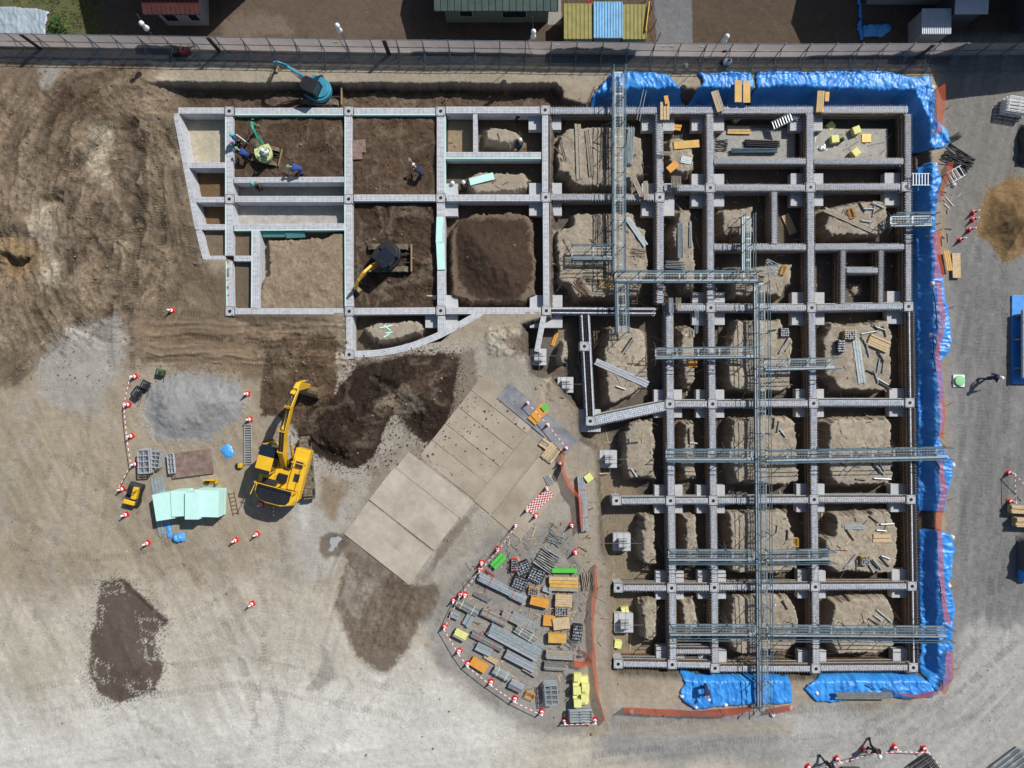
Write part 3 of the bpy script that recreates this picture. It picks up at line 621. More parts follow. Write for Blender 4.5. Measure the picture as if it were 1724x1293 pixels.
CB={'w':[(386,187,'top left, above the green mini excavator'),(587,187,'between the two upper soil cells'),(742,187,'above the worker with the shovel'),(918,185,'where the bare block meets the formwork at the top'),
 (386,335,'between the slanting cells and the channels'),(587,335,'at the right end of the channels'),(742,333,'left of the two crouching workers'),(919,332,'right of the large dark heap, upper'),
 (387,524,'at the lower left corner of the bare block'),(588,524,'left above the curved cell'),(742,523,'right above the curved cell'),(920,523,'where the tapering beam starts'),(588,597,'at the lower left end of the curved beam')],
 'e':[(1111,332,'left above the narrow block with long pipes'),(1196,316,'right above the narrow block with long pipes'),(1365,315,'above left of the block with two long boards'),(1526,314,'at the right edge beside the white ladder'),
 (1197,518,'below the blue walkway crossing'),(1367,518,'left of the bottom of the inner square frame'),(1530,516,'right of the bottom of the inner square frame'),
 (1128,680,'where the angled wing beam ends'),(1200,680,'right of the wing beam end'),(1370,679,'below left of the block covered in pipes'),(1532,678,'below right of the block covered in pipes'),
 (1129,843,'at the root of the upper stub'),(1201,843,'one bay right of the upper stub'),(1371,841,'above left of the block with the orange tray'),(1534,841,'beside the gap in the tarp'),
 (1131,990,'at the root of the middle stub'),(1203,989,'one bay right of the middle stub'),(1373,988,'below left of the block with the orange tray'),(1536,987,'at the right edge above the lowest walkway'),
 (1132,1119,'at the root of the lowest stub'),(1204,1125,'above the start of the lower tarp'),(1374,1126,'above the gap between the lower tarps'),(1538,1124,'at the lower right corner of the foundation'),
 (1038,843,'at the free end of the upper stub'),(1041,990,'at the free end of the middle stub'),(1041,1118,'at the free end of the lowest stub'),(994,709,'at the corner of the two angled beams'),(984,583,'halfway down the long slanting beam')]}
for k in CB:
    for x,y,l in CB[k]: col(x,y,'column base '+l,.62 if k=='e' else .62,k)
def pad(px,py,l,hx=1.16,hy=1.16,z=-.5,off=(0,0)):
    l=l.replace('pale square concrete pad below the column base','pale pad under the column')
    if px>1515: hx*=.55; off=(-.55,0)
    if py<190: hy*=.6; off=(off[0],-.5)
    if py>1110: hy*=.6; off=(off[0],.45)
    if px==994: hx=hy=.8
    x=(px-CX)*S+off[0]; y=(CY-py)*S+off[1]
    m=MB(); m.box((0,0,-.3),(2*hx,2*hy,.6)); o=m.build('footing_pad',M['pad'],None,bevel=.02); o.location=(x,y,z)
    tag(o,l,'footing','concrete footing pads under the column bases')
for k in CB:
    for x,y,l in CB[k]:
        if x in (386,387,588,1038,1041,984) or (k=='w' and (x,y)==(587,187)): continue
        if k=='w' and (y==187 or x==587): continue
        ss=1.16 if x<1000 or y<520 else 1.0
        pad(x,y,'pale square concrete pad below the column base '+l,ss,ss,z=-.62 if k=='e' else -.55)
for x,y,l in ((1364,186,'above the yellow foam block cell'),(1111,186,'below the stacked planks at the top'),(1196,186,'below the bundle of sticks at the top')): pad(x,y,'pale square concrete pad in the top row '+l,z=-.62)
# isolated footings with a stub on top
for px,py,sz,l in ((906,601,1.0,'at the end of the tapering bare beam'),(952,648,.95,'in the trench below the slanting beams'),(1024,773,1.05,'left of the broad soil block, with strings crossing it'),(1047,913,1.05,'left of the grid between the upper and middle stubs'),(1050,1049,1.15,'left of the grid with yellow foam above and below it')):
    b=on(px,py); b.z=-1.25; b=P(px,py,-.7); z=-.7
    t=thing('isolated_footing','pale footing with stub '+l,'footing',(b.x,b.y,-1.25),0,'separate footings left of the grid')
    m=MB(); m.box((0,0,.28),(sz*1.18,sz*1.18,.56)); m.build('footing_slab',M['pad'],t,bevel=.02)
    m=MB(); m.box((.02,0,.8),(.62,.62,.5)); m.build('column_stub',M['concrete'],t,bevel=.015)
    m=MB()
    for i in range(4):
        m.bar((-.2+.13*i,-.22,1.05),(-.2+.13*i,-.22,1.25),.014,5); m.bar((-.2+.13*i,.22,1.05),(-.2+.13*i,.22,1.25),.014,5)
    m.obox((-.25,-.22,1.13),(.25,-.22,1.13),.02,.02); m.obox((-.25,.22,1.13),(.25,.22,1.13),.02,.02); m.build('anchor_bolts',M['rebar_rust'],t)
    m=MB(); m.bar((-1.5,.05,1.1),(1.3,.05,1.1),.015,4); m.bar((.05,-1.5,1.12),(.05,1.6,1.12),.015,4); m.build('setting_bars',M['steel_pipe'],t)
# ---------------------------------------------------------------- scaffold walkways
def walkway(label,a,b,wpx=17,z=.62,rails=(1,1),rh=.95,deckmat='galv',legs=True,boards=True):
    A=P(a[0],a[1],z); B=P(b[0],b[1],z); d=B-A; L=d.length; d.normalize(); nrm=Vector((-d.y,d.x,0)); W=wpx*S; up=Vector((0,0,1))
    t=thing('scaffold_walkway',label,'walkway',((A.x+B.x)/2,(A.y+B.y)/2,0),0,'steel scaffold walkways above the foundation')
    m=MB(); n=int(L/.105)
    for q in (-.5,-.25,0,.25,.5): m.obox(A+nrm*q*W,B+nrm*q*W,.035 if abs(q)==.5 else .022,.05 if abs(q)==.5 else .03)
    for i in range(n+1):
        p=A+d*i*L/n; big=(i%14==0); m.obox(p-nrm*W/2-up*.005,p+nrm*W/2-up*.005,.10 if big else .018,.02)
    m.build('deck',M[deckmat],t,world=True)
    if boards:
        for sg in (-1,):
            m=MB(); o=nrm*sg*(W/2-.09)+up*.045; m.obox(A+o,B+o,.2,.03); m.build('toe_board',M['galv'],t,world=True)
    np_=max(1,round(L/1.75))
    for sg,on_ in zip((1,-1),rails):
        if not on_: continue
        o=nrm*sg*(W/2+.04)
        m=MB()
        for h in (rh,rh*.55): m.bar(A+o+up*h-d*.12,B+o+up*h+d*.12,.03,6)
        m.bar(A+o-up*.04,B+o-up*.04,.035,6); m.build('guard_rail',M['galv_dark'],t,world=True)
        for i in range(np_+1):
            p=A+o+d*i*L/np_; m=MB(); m.bar(p-up*(z+ (.9 if legs else 0)),p+up*(rh+.06),.028,6)
            m.bar(p+up*.1,p+nrm*sg*.45+up*-.5,.018,4)
            m.build('rail_post',M['galv_dark'],t,world=True)
    for i in range(np_+1):
        p=A+d*i*L/np_; m=MB(); m.bar(p-nrm*(W/2+.18)-up*.07,p+nrm*(W/2+.18)-up*.07,.025,6); m.build('cross_tube',M['galv_dark'],t,world=True)
    return t
walkway('left spine walkway running from the fence over the tarp down to the blue crossing',(1040,122),(1040,458),17,.62)
walkway('lower end of the left spine walkway, below the crossing down to the triangular soil block',(1044,478),(1046,560),17,.60)
walkway('cross walkway joining the left spine to the long spine, bent pipes at its end',(1036,468),(1275,468),15,.66)
walkway('short side platform on the left spine above the pile of loose bars',(963,427),(1030,427),20,.58)
walkway('stub walkway pointing up from the cross walkway over the formed beam',(1256,366),(1256,458),14,.60)
walkway('long spine walkway running down through the whole grid to the bottom tarp',(1278,478),(1284,1190),17,.58)
walkway('walkway left of the long spine level with the triangular soil block',(1104,596),(1268,594),16,.65)
walkway('walkway right of the long spine level with the pipe strewn block',(1288,615),(1404,612),16,.65)
walkway('upper left arm walkway between the narrow blocks in the fourth row',(1122,766),(1268,766),17,.65)
walkway('upper full arm walkway reaching right across the tarp to the gravel road',(1290,768),(1590,762),17,.65,boards=True)
walkway('lower left arm walkway in the fifth row of the grid',(1126,935),(1270,935),17,.65)
walkway('lower right arm walkway ending before the block with the orange tray',(1290,936),(1396,934),17,.65,boards=True)
walkway('lowest left arm walkway with a white tag on its beam',(1128,1061),(1272,1061),17,.65)
walkway('lowest right arm walkway reaching across the tarp at the lower right',(1292,1062),(1592,1064),17,.65,boards=True)
walkway('steel stair landing crossing the right edge beam onto the tarp',(1500,373),(1568,372),16,.62,boards=True)
# ---------------------------------------------------------------- site fence along the top
FB=[(-60,77.5),(0,78),(430,85),(600,88),(870,91),(1140,95),(1300,96),(1500,95),(1784,93)]
def fby(x):
    for (a,b),(c,d) in zip(FB,FB[1:]):
        if a<=x<=c: return b+(d-b)*(x-a)/(c-a)
t=thing('site_fence','long grey mesh sheet fence on steel pipes along the top of the site','fence',(0,G(0,88).y,0))
FH=1.9; N=0; x=-40.0; xs_f=[]
while x<1770: xs_f.append(x); x+=42
shm=[]
def uvmap(ob,fn):
    me=ob.data; uv=me.uv_layers.new(name='uv')
    for l in me.loops: uv.data[l.index].uv=fn(me.vertices[l.vertex_index].co)
for i,(xa,xb) in enumerate(zip(xs_f,xs_f[1:])):
    a=G(xa,fby(xa)); b=G(xb,fby(xb)); m=MB(); K=8; vs=[]
    for j in range(K+1):
        for k in range(5):
            p=a.lerp(b,j/K); bl=math.sin(math.pi*j/K)*math.sin(math.pi*k/4)*(.05+.05*rnd())+ (rnd()-.5)*.012
            vs.append((p.x,p.y-bl,.06+k/4*(FH-.1)))
    m.add(vs,[(j*5+k,(j+1)*5+k,(j+1)*5+k+1,j*5+k+1) for j in range(K) for k in range(4)])
    o=m.build('mesh_sheet',M['fence_sheet'],t,world=True,smooth=True); uvmap(o,lambda c:(c.x,c.z))
for i,xa in enumerate(xs_f):
    a=G(xa,fby(xa))+Vector((0,-.05,0)); m=MB(); m.bar(a+Vector((0,0,-.3)),a+Vector((0,0,FH+.1)),.03,6); m.build('post',M['galv_dark'],t,world=True)
    m=MB(); e=a+Vector((0,-1.05,.05)); m.bar(a+Vector((0,0,1.35)),e,.024,5); m.bar(a+Vector((0,0,.12)),e+Vector((0,-.1,.07)),.024,5); m.bar(e+Vector((0,0,-.3)),e+Vector((0,0,.5)),.024,5)
    if i%2: m.bar(a+Vector((.02,0,1.7)),a+Vector((.02,-.45,.1)),.02,5)
    m.build('brace',M['galv_dark'],t,world=True)
for zz,yo in ((FH+.03,-.07),(.95,-.09),(.12,-.09),(.16,-.7),(.1,-1.1)):
    m=MB()
    for xa,xb in zip(xs_f,xs_f[1:]): m.bar(G(xa,fby(xa),zz)+Vector((0,yo,0)),G(xb,fby(xb),zz)+Vector((0,yo,0)),.024,5)
    m.build('fence_rail',M['galv_dark'],t,world=True)
for px in (68,370,655,1545):
    m=MB(); a=G(px,fby(px))+Vector((0,-.1,0)); m.box(a+Vector((0,-.02,FH/2)),(.28,.05,FH)); m.build('seam_strip',M['steel_dark'],t,world=True)
for px,c in ((574,'foam_yellow'),(936,'white'),(1108,'white'),(1122,'foam_yellow'),(1170,'white'),(1212,'cloth_navy')):
    m=MB(); a=G(px,fby(px)); m.box(a+Vector((0,-.12,1.6 if c!='cloth_navy' else 1.0)),(.3,.015,.2 if c!='cloth_navy' else .3)); m.build('notice_sheet',M[c],t,world=True)
# balloon lamps on poles
for bx,by,tx,ty,lx,ly,l in ((272,82,230,23,243,44,'above the shaded yard of the red roofed house'),(588,86,566,28,570,48,'above the bare brown yard, second from the left'),(898,90,897,28,898,58,'beside the yellow roofed shed'),(1196,95,1224,46,1221,66,'beside the asphalt lane, furthest right')):
    b=G(bx,by); hh=3.3; t=thing('balloon_lamp','white work lamp on a pole '+l,'lamp',(b.x,b.y,gw(b.x,b.y)),0,'work lamps along the fence')
    tp=P(tx,ty,hh+.6); q=P(lx,ly,hh-.3)
    m=MB(); m.bar(b,tp,.028,6,r2=.018); m.build('pole',M['galv_dark'],t,world=True)
    m=MB(); m.bar(b.lerp(tp,.82),q+Vector((0,0,.5)),.012,5); m.build('hook',M['steel_dark'],t,world=True)
    m=MB(); m.lathe([(.02,.55),(.09,.5),(.16,.42),(.17,.3),(.11,.2),(.1,.05),(.16,-.1),(.2,-.28),(.18,-.3),(0.01,-.3)],q,16); m.build('lamp_body',M['lamp_white'],t,world=True,smooth=True)
# ---------------------------------------------------------------- blue tarps, orange nets
def inside(p,poly):
    x,y=p; c=False; n=len(poly)
    for i in range(n):
        ax,ay=poly[i]; bx,by=poly[(i+1)%n]
        if (ay>y)!=(by>y) and x<(bx-ax)*(y-ay)/(by-ay)+ax: c=not c
    return c
def tarp(label,poly,ori,seed,group='blue tarps on the edge of the excavation',m='tarp',lift=.09,amp=1.0,name='blue_tarp'):
    st=1.5; x0=min(p[0] for p in poly)-8; x1=max(p[0] for p in poly)+8; y0=min(p[1] for p in poly)-8; y1=max(p[1] for p in poly)+8
    gx=np.arange(x0,x1,st); gy=np.arange(y0,y1,st); GX,GY=np.meshgrid(gx,gy)
    w1=(fbm(GX/14+seed,GY/14,3,80)-.5)*9; 
    u,v=(GX,GY) if ori=='h' else (GY,GX)     # u along the pit edge
    wr=(1-np.abs(2*fbm((u+ (fbm(v/30,u/50,2,5)-.5)*34)/7.5+seed*3,v/60,2,90+seed)-1))**3*.085+(1-np.abs(2*fbm(GX/26+seed,GY/26,3,91)-1))**5*.09+(fbm(GX/34+seed,GY/34,2,92)-.5)*.22+(1-np.abs(2*fbm(u/4.5+seed*2,v/45,2,97)-1))**4*.04+(1-np.abs(2*fbm((GX+GY)/19+seed,(GX-GY)/8,2,95)-1))**6*.05
    vid={}; vs=[]; fs=[]; ZT=np.empty(GX.shape)
    zt=np.array([[gz(x,y) for x in gx] for y in gy])
    k=6; zz=zt.copy()
    for _ in range(4):
        p=np.pad(zz,2,mode='edge'); zz=np.maximum(zt-.0,sum(p[i:i+zz.shape[0],j:j+zz.shape[1]] for i in range(5) for j in range(5))/25)
    zz=zz+lift+wr*amp
    ins=np.array([[inside((x+w1[j,i],y+w1[j,i]*.6),poly) for i,x in enumerate(gx)] for j,y in enumerate(gy)])
    # edges come down to the soil
    e=ins.astype(float)
    for _ in range(3):
        p=np.pad(e,1); e=sum(p[i:i+e.shape[0],j:j+e.shape[1]] for i in range(3) for j in range(3))/9
    zz=zt+(zz-zt)*np.clip(e*1.1-.15,.12,1)
    def V(j,i):
        if (j,i) not in vid: vid[(j,i)]=len(vs); q=G(gx[i],gy[j],float(zz[j,i])); vs.append(tuple(q))
        return vid[(j,i)]
    for j in range(len(gy)-1):
        for i in range(len(gx)-1):
            if ins[j,i] and ins[j+1,i] and ins[j,i+1] and ins[j+1,i+1]: fs.append((V(j+1,i),V(j+1,i+1),V(j,i+1),V(j,i)))
    mb=MB(); mb.v=vs; mb.f=fs; mb.m=[0]*len(fs); o=mb.build(name,M[m],None,smooth=True); so_=o.modifiers.new('thick','SOLIDIFY'); so_.thickness=.012
    tag(o,label,'tarp',group); return o
tarp('blue tarp at the top left of the formwork under the left spine walkway',[(990,180),(996,164),(1023,126),(1040,121),(1100,121),(1124,125),(1135,137),(1152,157),(1164,162),(1160,180)],'h',1)
tarp('wide blue tarp in the top row carrying two orange panels',[(1162,180),(1168,160),(1182,140),(1174,123),(1232,119),(1264,121),(1269,140),(1266,180)],'h',2)
tarp('largest blue tarp along the top turning down the upper right corner',[(1271,180),(1273,121),(1310,117),(1360,121),(1400,117),(1478,118),(1545,132),(1560,125),(1568,130),(1571,148),(1578,160),(1574,200),(1590,215),(1602,238),(1585,251),(1560,253),(1541,246),(1541,182)],'h',3)
tarp('long narrow blue tarp down the right side beside the inner square frame',[(1542,282),(1560,272),(1576,274),(1583,300),(1577,345),(1574,370),(1578,430),(1590,480),(1602,565),(1598,592),(1583,610),(1590,660),(1584,750),(1606,782),(1598,806),(1590,840),(1588,860),(1560,864),(1549,872),(1549,700),(1544,500)],'v',4)
tarp('blue tarp down the lower right side below the soil gap',[(1551,892),(1578,890),(1602,900),(1606,930),(1598,988),(1607,1020),(1601,1080),(1604,1110),(1600,1142),(1586,1162),(1572,1164),(1556,1140),(1551,1000)],'v',5)
tarp('blue tarp along the bottom right, half under a stack of grey boards',[(1352,1158),(1362,1146),(1385,1139),(1450,1132),(1550,1139),(1582,1158),(1572,1171),(1530,1176),(1500,1172),(1440,1177),(1415,1182),(1372,1181)],'h',6)
tarp('blue tarp at the bottom with a worker standing on it, under the long spine walkway',[(1132,1129),(1158,1131),(1168,1138),(1310,1137),(1330,1140),(1334,1182),(1300,1184),(1230,1188),(1200,1192),(1172,1196),(1144,1176),(1152,1150),(1144,1132)],'h',7)
def net(label,pts,h=.95,seed=0,lean=.0,mt='net',name='orange_net'):
    gp=[]; 
    for x,y in pts: q=on(x,y); gp.append(q)
    c=sum(gp,Vector())/len(gp); c.z=0; t=thing(name,label,'safety net',c,0,'orange safety nets round the excavation')
    ws=[gp[0]]
    for a,b in zip(gp,gp[1:]):
        n=max(1,int((b-a).length/.35))
        for i in range(1,n+1): ws.append(a.lerp(b,i/n))
    K=4; vs=[]; uv=[]; s=0
    for i,p in enumerate(ws):
        if i: s+=(p-ws[i-1]).length
        dd=(ws[min(i+1,len(ws)-1)]-ws[max(0,i-1)]); dd.z=0; dd.normalize(); nn=Vector((-dd.y,dd.x,0)); g=gw(p.x,p.y); hh=h*(.90+.12*math.sin(i*.5+seed)*math.sin(i*.23)+rnd()*.05); wob=(rnd()-.5)*.05+.07*math.sin(i*.5+seed)
        for k in range(K+1):
            z=g+hh*k/K; o=nn*(wob*k/K+lean*k/K); vs.append((p.x+o.x-c.x,p.y+o.y-c.y,z)); uv.append((s,hh*k/K))
    n=len(ws); m=MB(); m.add(vs,[(i*(K+1)+k,(i+1)*(K+1)+k,(i+1)*(K+1)+k+1,i*(K+1)+k+1) for i in range(n-1) for k in range(K)])
    o=m.build('net_sheet',M[mt],t,smooth=True); u=o.data.uv_layers.new(name='uv')
    for l in o.data.loops: u.data[l.index].uv=uv[l.vertex_index]
    for i in range(0,n,max(1,n//max(1,int(s/2.2)))):
        p=ws[i]; g=gw(p.x,p.y); m=MB(); m.bar((p.x-c.x,p.y-c.y,g-.2),(p.x-c.x,p.y-c.y,g+h+.05),.014,5); m.build('stake',M['rebar_rust'],t)
    return t
net('orange net at the upper right corner beside the turning tarp',[(1576,150),(1577,195),(1575,228)],1.0,1,.0)
net('orange net strip beside the white ladder frame below the upper right corner',[(1574,342),(1577,325),(1592,290),(1594,276)],.8,2)
net('orange net crumpled beside the planks and tan panels on the right',[(1568,392),(1571,430),(1572,470)],1.2,3,.0)
net('long orange net beside the middle part of the long right tarp',[(1575,475),(1578,530),(1572,590),(1576,650),(1580,700),(1578,738)],.85,4)
net('orange net beside the lower part of the long right tarp',[(1577,776),(1580,820),(1576,860),(1575,900),(1577,960),(1584,1020),(1588,1045)],.85,5)
net('orange net wrapped round the lower right corner',[(1590,1090),(1588,1130),(1577,1160)],1.0,6)
net('orange net lying along the bottom right tarp end',[(1571,1160),(1540,1167),(1510,1165),(1484,1155)],.7,7)
net('long orange net parallel to the bottom edge, left of the long spine walkway',[(1048,1191),(1120,1194),(1168,1197),(1220,1193),(1262,1190)],.95,8)
net('short orange net piece beside the foot of the long spine walkway',[(1290,1194),(1310,1190),(1332,1186)],.85,9)
net('orange net hanging from the cones beside the long grey board stack',[(945,758),(944,790),(957,820),(971,838),(973,868),(976,890)],1.0,10,.22)
net('long thin orange net separating the storage yard from the left soil bank',[(1001,950),(1001,985),(996,1010),(995,1040),(998,1080),(997,1120),(1003,1160),(1018,1212)],.8,11,.12)
net('bright red net heaped beside the yellow foam blocks',[(966,1098),(975,1094),(985,1098),(990,1108),(980,1114),(970,1112),(968,1103),(984,1106)],.5,12,.2)
# ---------------------------------------------------------------- steel road plates
u_=(.787,.618); v_=(-.618,.787)
def plate(px,py,l,mt='plate',lu=139,lv=35,z=.03,rot=0,u=u_,v=v_):
    cx=px+u[0]*lu/2+v[0]*lv/2; cy=py+u[1]*lu/2+v[1]*lv/2
    q=on(cx,cy); m=MB(); m.box((0,0,0),(lu*S-.012,lv*S-.012,.03)); ang=-math.atan2(u[1],u[0])+rot
    K=6; o=m.build('road_plate',M[mt],None,bevel=.006); o.location=(q.x,q.y,.045+z*.5-(.028 if mt=='plate_dirty' else 0)); o.rotation_euler=((rnd()-.5)*.003,(rnd()-.5)*.003,ang)
    tag(o,l,'steel plate','steel road plates laid on the soil')
for k,(x,y) in enumerate(((688,760),(664,786),(643,813),(620,844),(601,871))):
    plate(x,y,['pale steel road plate nearest the dark soil heap, top of the fan of five','pale road plate second below the top of the fan','pale road plate in the middle of the fan of five','pale road plate fourth from the top of the fan','pale road plate at the bottom of the fan above the wet soil'][k])
for k,(x,y) in enumerate(((727,741),(749,713),(771,685),(793,657),(815,629))):
    plate(x,y,'dusty brown road plate, %s of the upper group counted from the pale fan'%ORD[k],'plate_dirty',lu=118,z=.0)
ub,vb=(.63,-.777),(.777,.63)
plate(797,843,'long brown road plate lying across the right ends of the upper group','plate_dirty',lu=142,lv=35,z=.045,u=ub,v=vb)
plate(826,868,'brown road plate right of the first one lying crosswise','plate_dirty',lu=150,lv=35,z=.05,u=ub,v=vb)
plate(853,890,'brown road plate lying crosswise furthest right beside the checkered barriers','plate_dirty',lu=120,lv=30,z=.03,u=ub,v=vb)
plate(858,644,'blue grey steel plate below the upper line of cones','plate_blue',lu=150,lv=34,z=.06,u=(.772,.636),v=(-.636,.772))
# ---------------------------------------------------------------- stacks of material
def stack(name,label,cat,px,py,lpx,wpx,ang,nw,nl,mats,gap=.12,th=.06,z0=0,straps=None,skids=True,jit=.02,group=None,part='board',ends=None,dz=0):
    """ang in degrees, image sense (positive = clockwise on the photo)"""
    q=on(px,py,0); L=lpx*S; W=wpx*S
    if dz>=1: q=P(px,py,.12-1.25)
    t=thing(name,label,cat,(q.x,q.y,q.z+dz),-R(ang),group); bw=W/nw
    zb=.12 if skids else .01
    if skids:
        for s_ in (-.32,.32):
            m=MB(); m.box((L*s_,0,.05),(.10,W*1.15,.10)); m.build('skid',M['wood_old'],t)
    for j in range(nl):
        for i in range(nw):
            if j==nl-1 and nl>1 and rnd()<.12: continue
            m=MB(); ex=(rnd()-.5)*jit*L*2
            m.box((ex,(i+.5)*bw-W/2,zb+th*(j+.5)),(L*(1-rnd()*jit),bw*(1-gap),th*.94),rz=(rnd()-.5)*jit*.5); 
            mt=mats[int(rnd()*len(mats))]; m.build(part,M[mt],t)
    if straps:
        h=zb+nl*th
        for s_ in (-.25,.25):
            m=MB(); m.box((L*s_,0,h+.004),(.04,W+.02,.012)); m.box((L*s_,W/2+.012,h/2),(.04,.012,h)); m.box((L*s_,-W/2-.012,h/2),(.04,.012,h)); m.build('strap',M[straps],t)
    return t
def pipes(name,label,cat,px,py,lpx,wpx,ang,n,layers=2,r=.025,mt='steel_pipe',jit=.03,group=None,spread=.0,dz=0):
    q=on(px,py,0); L=lpx*S; W=wpx*S
    if dz>=1: q=P(px,py,.12-1.25)
    t=thing(name,label,cat,(q.x,q.y,q.z+dz),-R(ang),group)
    for j in range(layers):
        for i in range(n):
            y=(i+.5)/n*W-W/2+(rnd()-.5)*.02; a=(rnd()-.5)*spread; z=.04+r+2*r*j*.95; ex=(rnd()-.5)*jit*2*L; l=L*(1-rnd()*jit*2)
            m=MB(); ca,sa=math.cos(a),math.sin(a); m.bar((ex-l/2*ca,y-l/2*sa,z+(rnd()-.5)*spread*.2),(ex+l/2*ca,y+l/2*sa,z+(rnd()-.5)*spread*.2),r,7); m.build('pipe',M[mt],t)
    return t
yd='bundles in the storage yard'
B=[('grey steel boards with red straps, topmost bundle of the yard, white caps',845,987,86,14,26,4,4,['galv','alu'],'rope_red'),
('grey scaffold boards at the upper left tip of the yard beside three cones',787,1021,42,13,28,5,3,['galv','steel_pipe'],'foam_yellow'),
('pale boards second along the upper left row, two red straps',832,1037,46,13,26,5,3,['galv','steel_pipe','wood_old'],'rope_red'),
('boards with yellow timber corner, third along the upper left row',873,1044,62,12,27,4,3,['galv','wood_old'],'rope_red'),
('narrow grey tube bundle above the longest stack, half brown',820,1077,58,12,27,6,2,['steel_pipe','wood_old'],'rope_red'),
('longest and tallest stack of pale grey steel decks in the middle of the yard',865,1078,92,21,28,4,5,['galv','alu'],None),
('small pale bundle left of the lower long stack',815,1091,28,13,26,5,3,['galv','alu'],None),
('long pale stack below the longest one, shadow beneath',876,1110,56,14,28,4,4,['galv','alu'],None),
('small yellowish bundle inside the left line of cones',776,1066,22,15,28,4,4,['galv','foam_yellow','wood_old'],None),
('tiny grey bundle near the left row of cones',766,1034,16,11,24,4,2,['galv'],None),
('pale bundle right of the orange panel near the lower cones',845,1132,32,13,28,5,4,['galv','alu'],'foam_yellow'),
('lowest small grey bundle touching the line of cones',869,1152,24,16,26,5,3,['steel_pipe','alu'],None),
('grey pipe bundle right of the boards with the yellow corner',884,1043,50,11,30,5,3,['galv','steel_pipe'],None),
('pale tube bundle with yellow ties, right of the longest stack top',885,1066,40,13,32,6,3,['alu','steel_pipe'],'foam_yellow'),
('short bundle with a red rope beside the metal baskets',872,1002,28,15,26,5,3,['galv','alu'],'rope_red'),
('level stack of old grey planks left of the red net',944,1100,50,14,3,4,4,['wood_old','galv'],None),
('second level stack of short grey planks below the first',934,1119,36,14,4,5,3,['wood_old','steel_pipe'],None)]
for l,x,y,L_,w_,a,nw,nl,ms,st in B: stack('board_bundle',l,'bundle',x,y,L_,w_,a,nw,nl,ms,straps=st,group=yd,th=.07)
stack('board_stack','tall narrow stack of grey steel planks with red ties beside the orange net','bundle',981,847,92,13,86,4,3,['galv'],straps='rope_red',th=.07)
stack('plywood_stack','wide wood stack with an orange sheet on top, in the right of the yard','stack',948,981,48,24,2,4,4,['wood','wood_old','ply_yellow'],th=.06)
stack('plywood_stack','smaller wood stack below the wide one','stack',948,1009,28,20,3,5,4,['wood'],th=.06)
stack('panel_stack','orange topped panel box tilted beside the wood stacks','stack',908,1011,32,15,14,1,5,['ply_orange'],th=.07)
stack('panel_stack','tan panel resting tilted over an orange panel','stack',944,1047,28,22,-8,1,4,['wood'],th=.06)
stack('panel_stack','orange panel half hidden under the tan one','stack',924,1043,20,20,4,1,3,['ply_orange','ply_yellow'],th=.06)
stack('panel_stack','flat orange box left of the grey bin','stack',937,1071,30,17,2,1,5,['ply_yellow'],th=.07)
stack('panel_stack','flat green sheet above the wide wood stack','stack',949,959,42,8,0,1,3,['ply_green'],th=.06)
stack('panel_stack','orange panel leaning at the left line of cones','stack',806,1117,30,17,32,1,3,['ply_orange'],th=.06)
stack('panel_stack','green panel in two halves beside cones at the yard top','stack',839,943,26,14,-46,2,3,['ply_green'],th=.06)
stack('panel_stack','orange panel under the green sheet beside the upper cones','stack',906,697,34,20,-48,1,2,['ply_orange','wood_old'],th=.05)
stack('panel_stack','small green sheet on the orange panel by the upper cones','stack',917,686,11,11,-40,1,1,['ply_green'],skids=False,th=.03,dz=.28)
stack('plank_pile','small tan timber frame beside the fourth upper cone','planks',919,748,20,15,35,3,2,['wood','wood_old'],th=.05)
stack('plank_pile','short fan of tan timber planks below the timber frame','planks',928,762,30,22,-52,5,2,['wood','wood_old'],th=.05,jit=.05)
pipes('pipe_pile','heap of dark scaffold pipes beside the wire baskets','pipes',920,942,36,34,32,9,4,.028,'steel_pipe',spread=.22)
pipes('pipe_pile','loose pipes tossed in a fan above the yard','pipes',934,907,28,18,32,8,2,.025,'steel_pipe',spread=.5)
pipes('pipe_pile','small heap of short pipe ends below the grey bin','pipes',963,1084,20,16,40,8,2,.022,'steel_pipe',spread=.6)
pipes('pipe_pile','upright old poles leaning beside the thin orange net','pipes',989,977,30,22,80,7,2,.03,'wood_old',spread=.25)
pipes('pipe_pile','dark bars lying under the orange net on the soil','pipes',938,795,34,10,-68,6,1,.02,'steel_dark',spread=.2)
pipes('pipe_pile','short grey boards above the checkered barriers','pipes',924,808,18,12,60,5,2,.03,'alu',spread=.1)
pipes('pipe_pile','few red brown bars beside the green panel','pipes',822,968,20,12,44,5,1,.025,'red_dark',spread=.3)
def yfoam(px,py,l,sz=.9,rz=0,h=.32,z=0,mt='foam_yellow',cat='foam block',sx=None):
    q=on(px,py,0); t=MB(); t.box((0,0,h/2),(sx or sz*.55,sz*.55,h)); o=t.build('foam_block',M[mt],None,bevel=.015); o.location=(q.x,q.y,q.z+z); o.rotation_euler=(0,0,rz); tag(o,l,cat,'yellow foam blocks'); return o
k=0
for j,(x,y) in enumerate(((971,1134),(970,1145),(970,1156),(970,1167),(971,1177),(983,1142),(984,1151),(984,1160),(983,1169),(983,1176))):
    yfoam(x,y,'yellow foam block, %s in the %s column of ten'%(ORD[j if j<5 else j-5]+' from the top',('left' if j<5 else 'right')),.95,.02*(j%3-1)+.04,.35,z=0 if j%2 else .36)
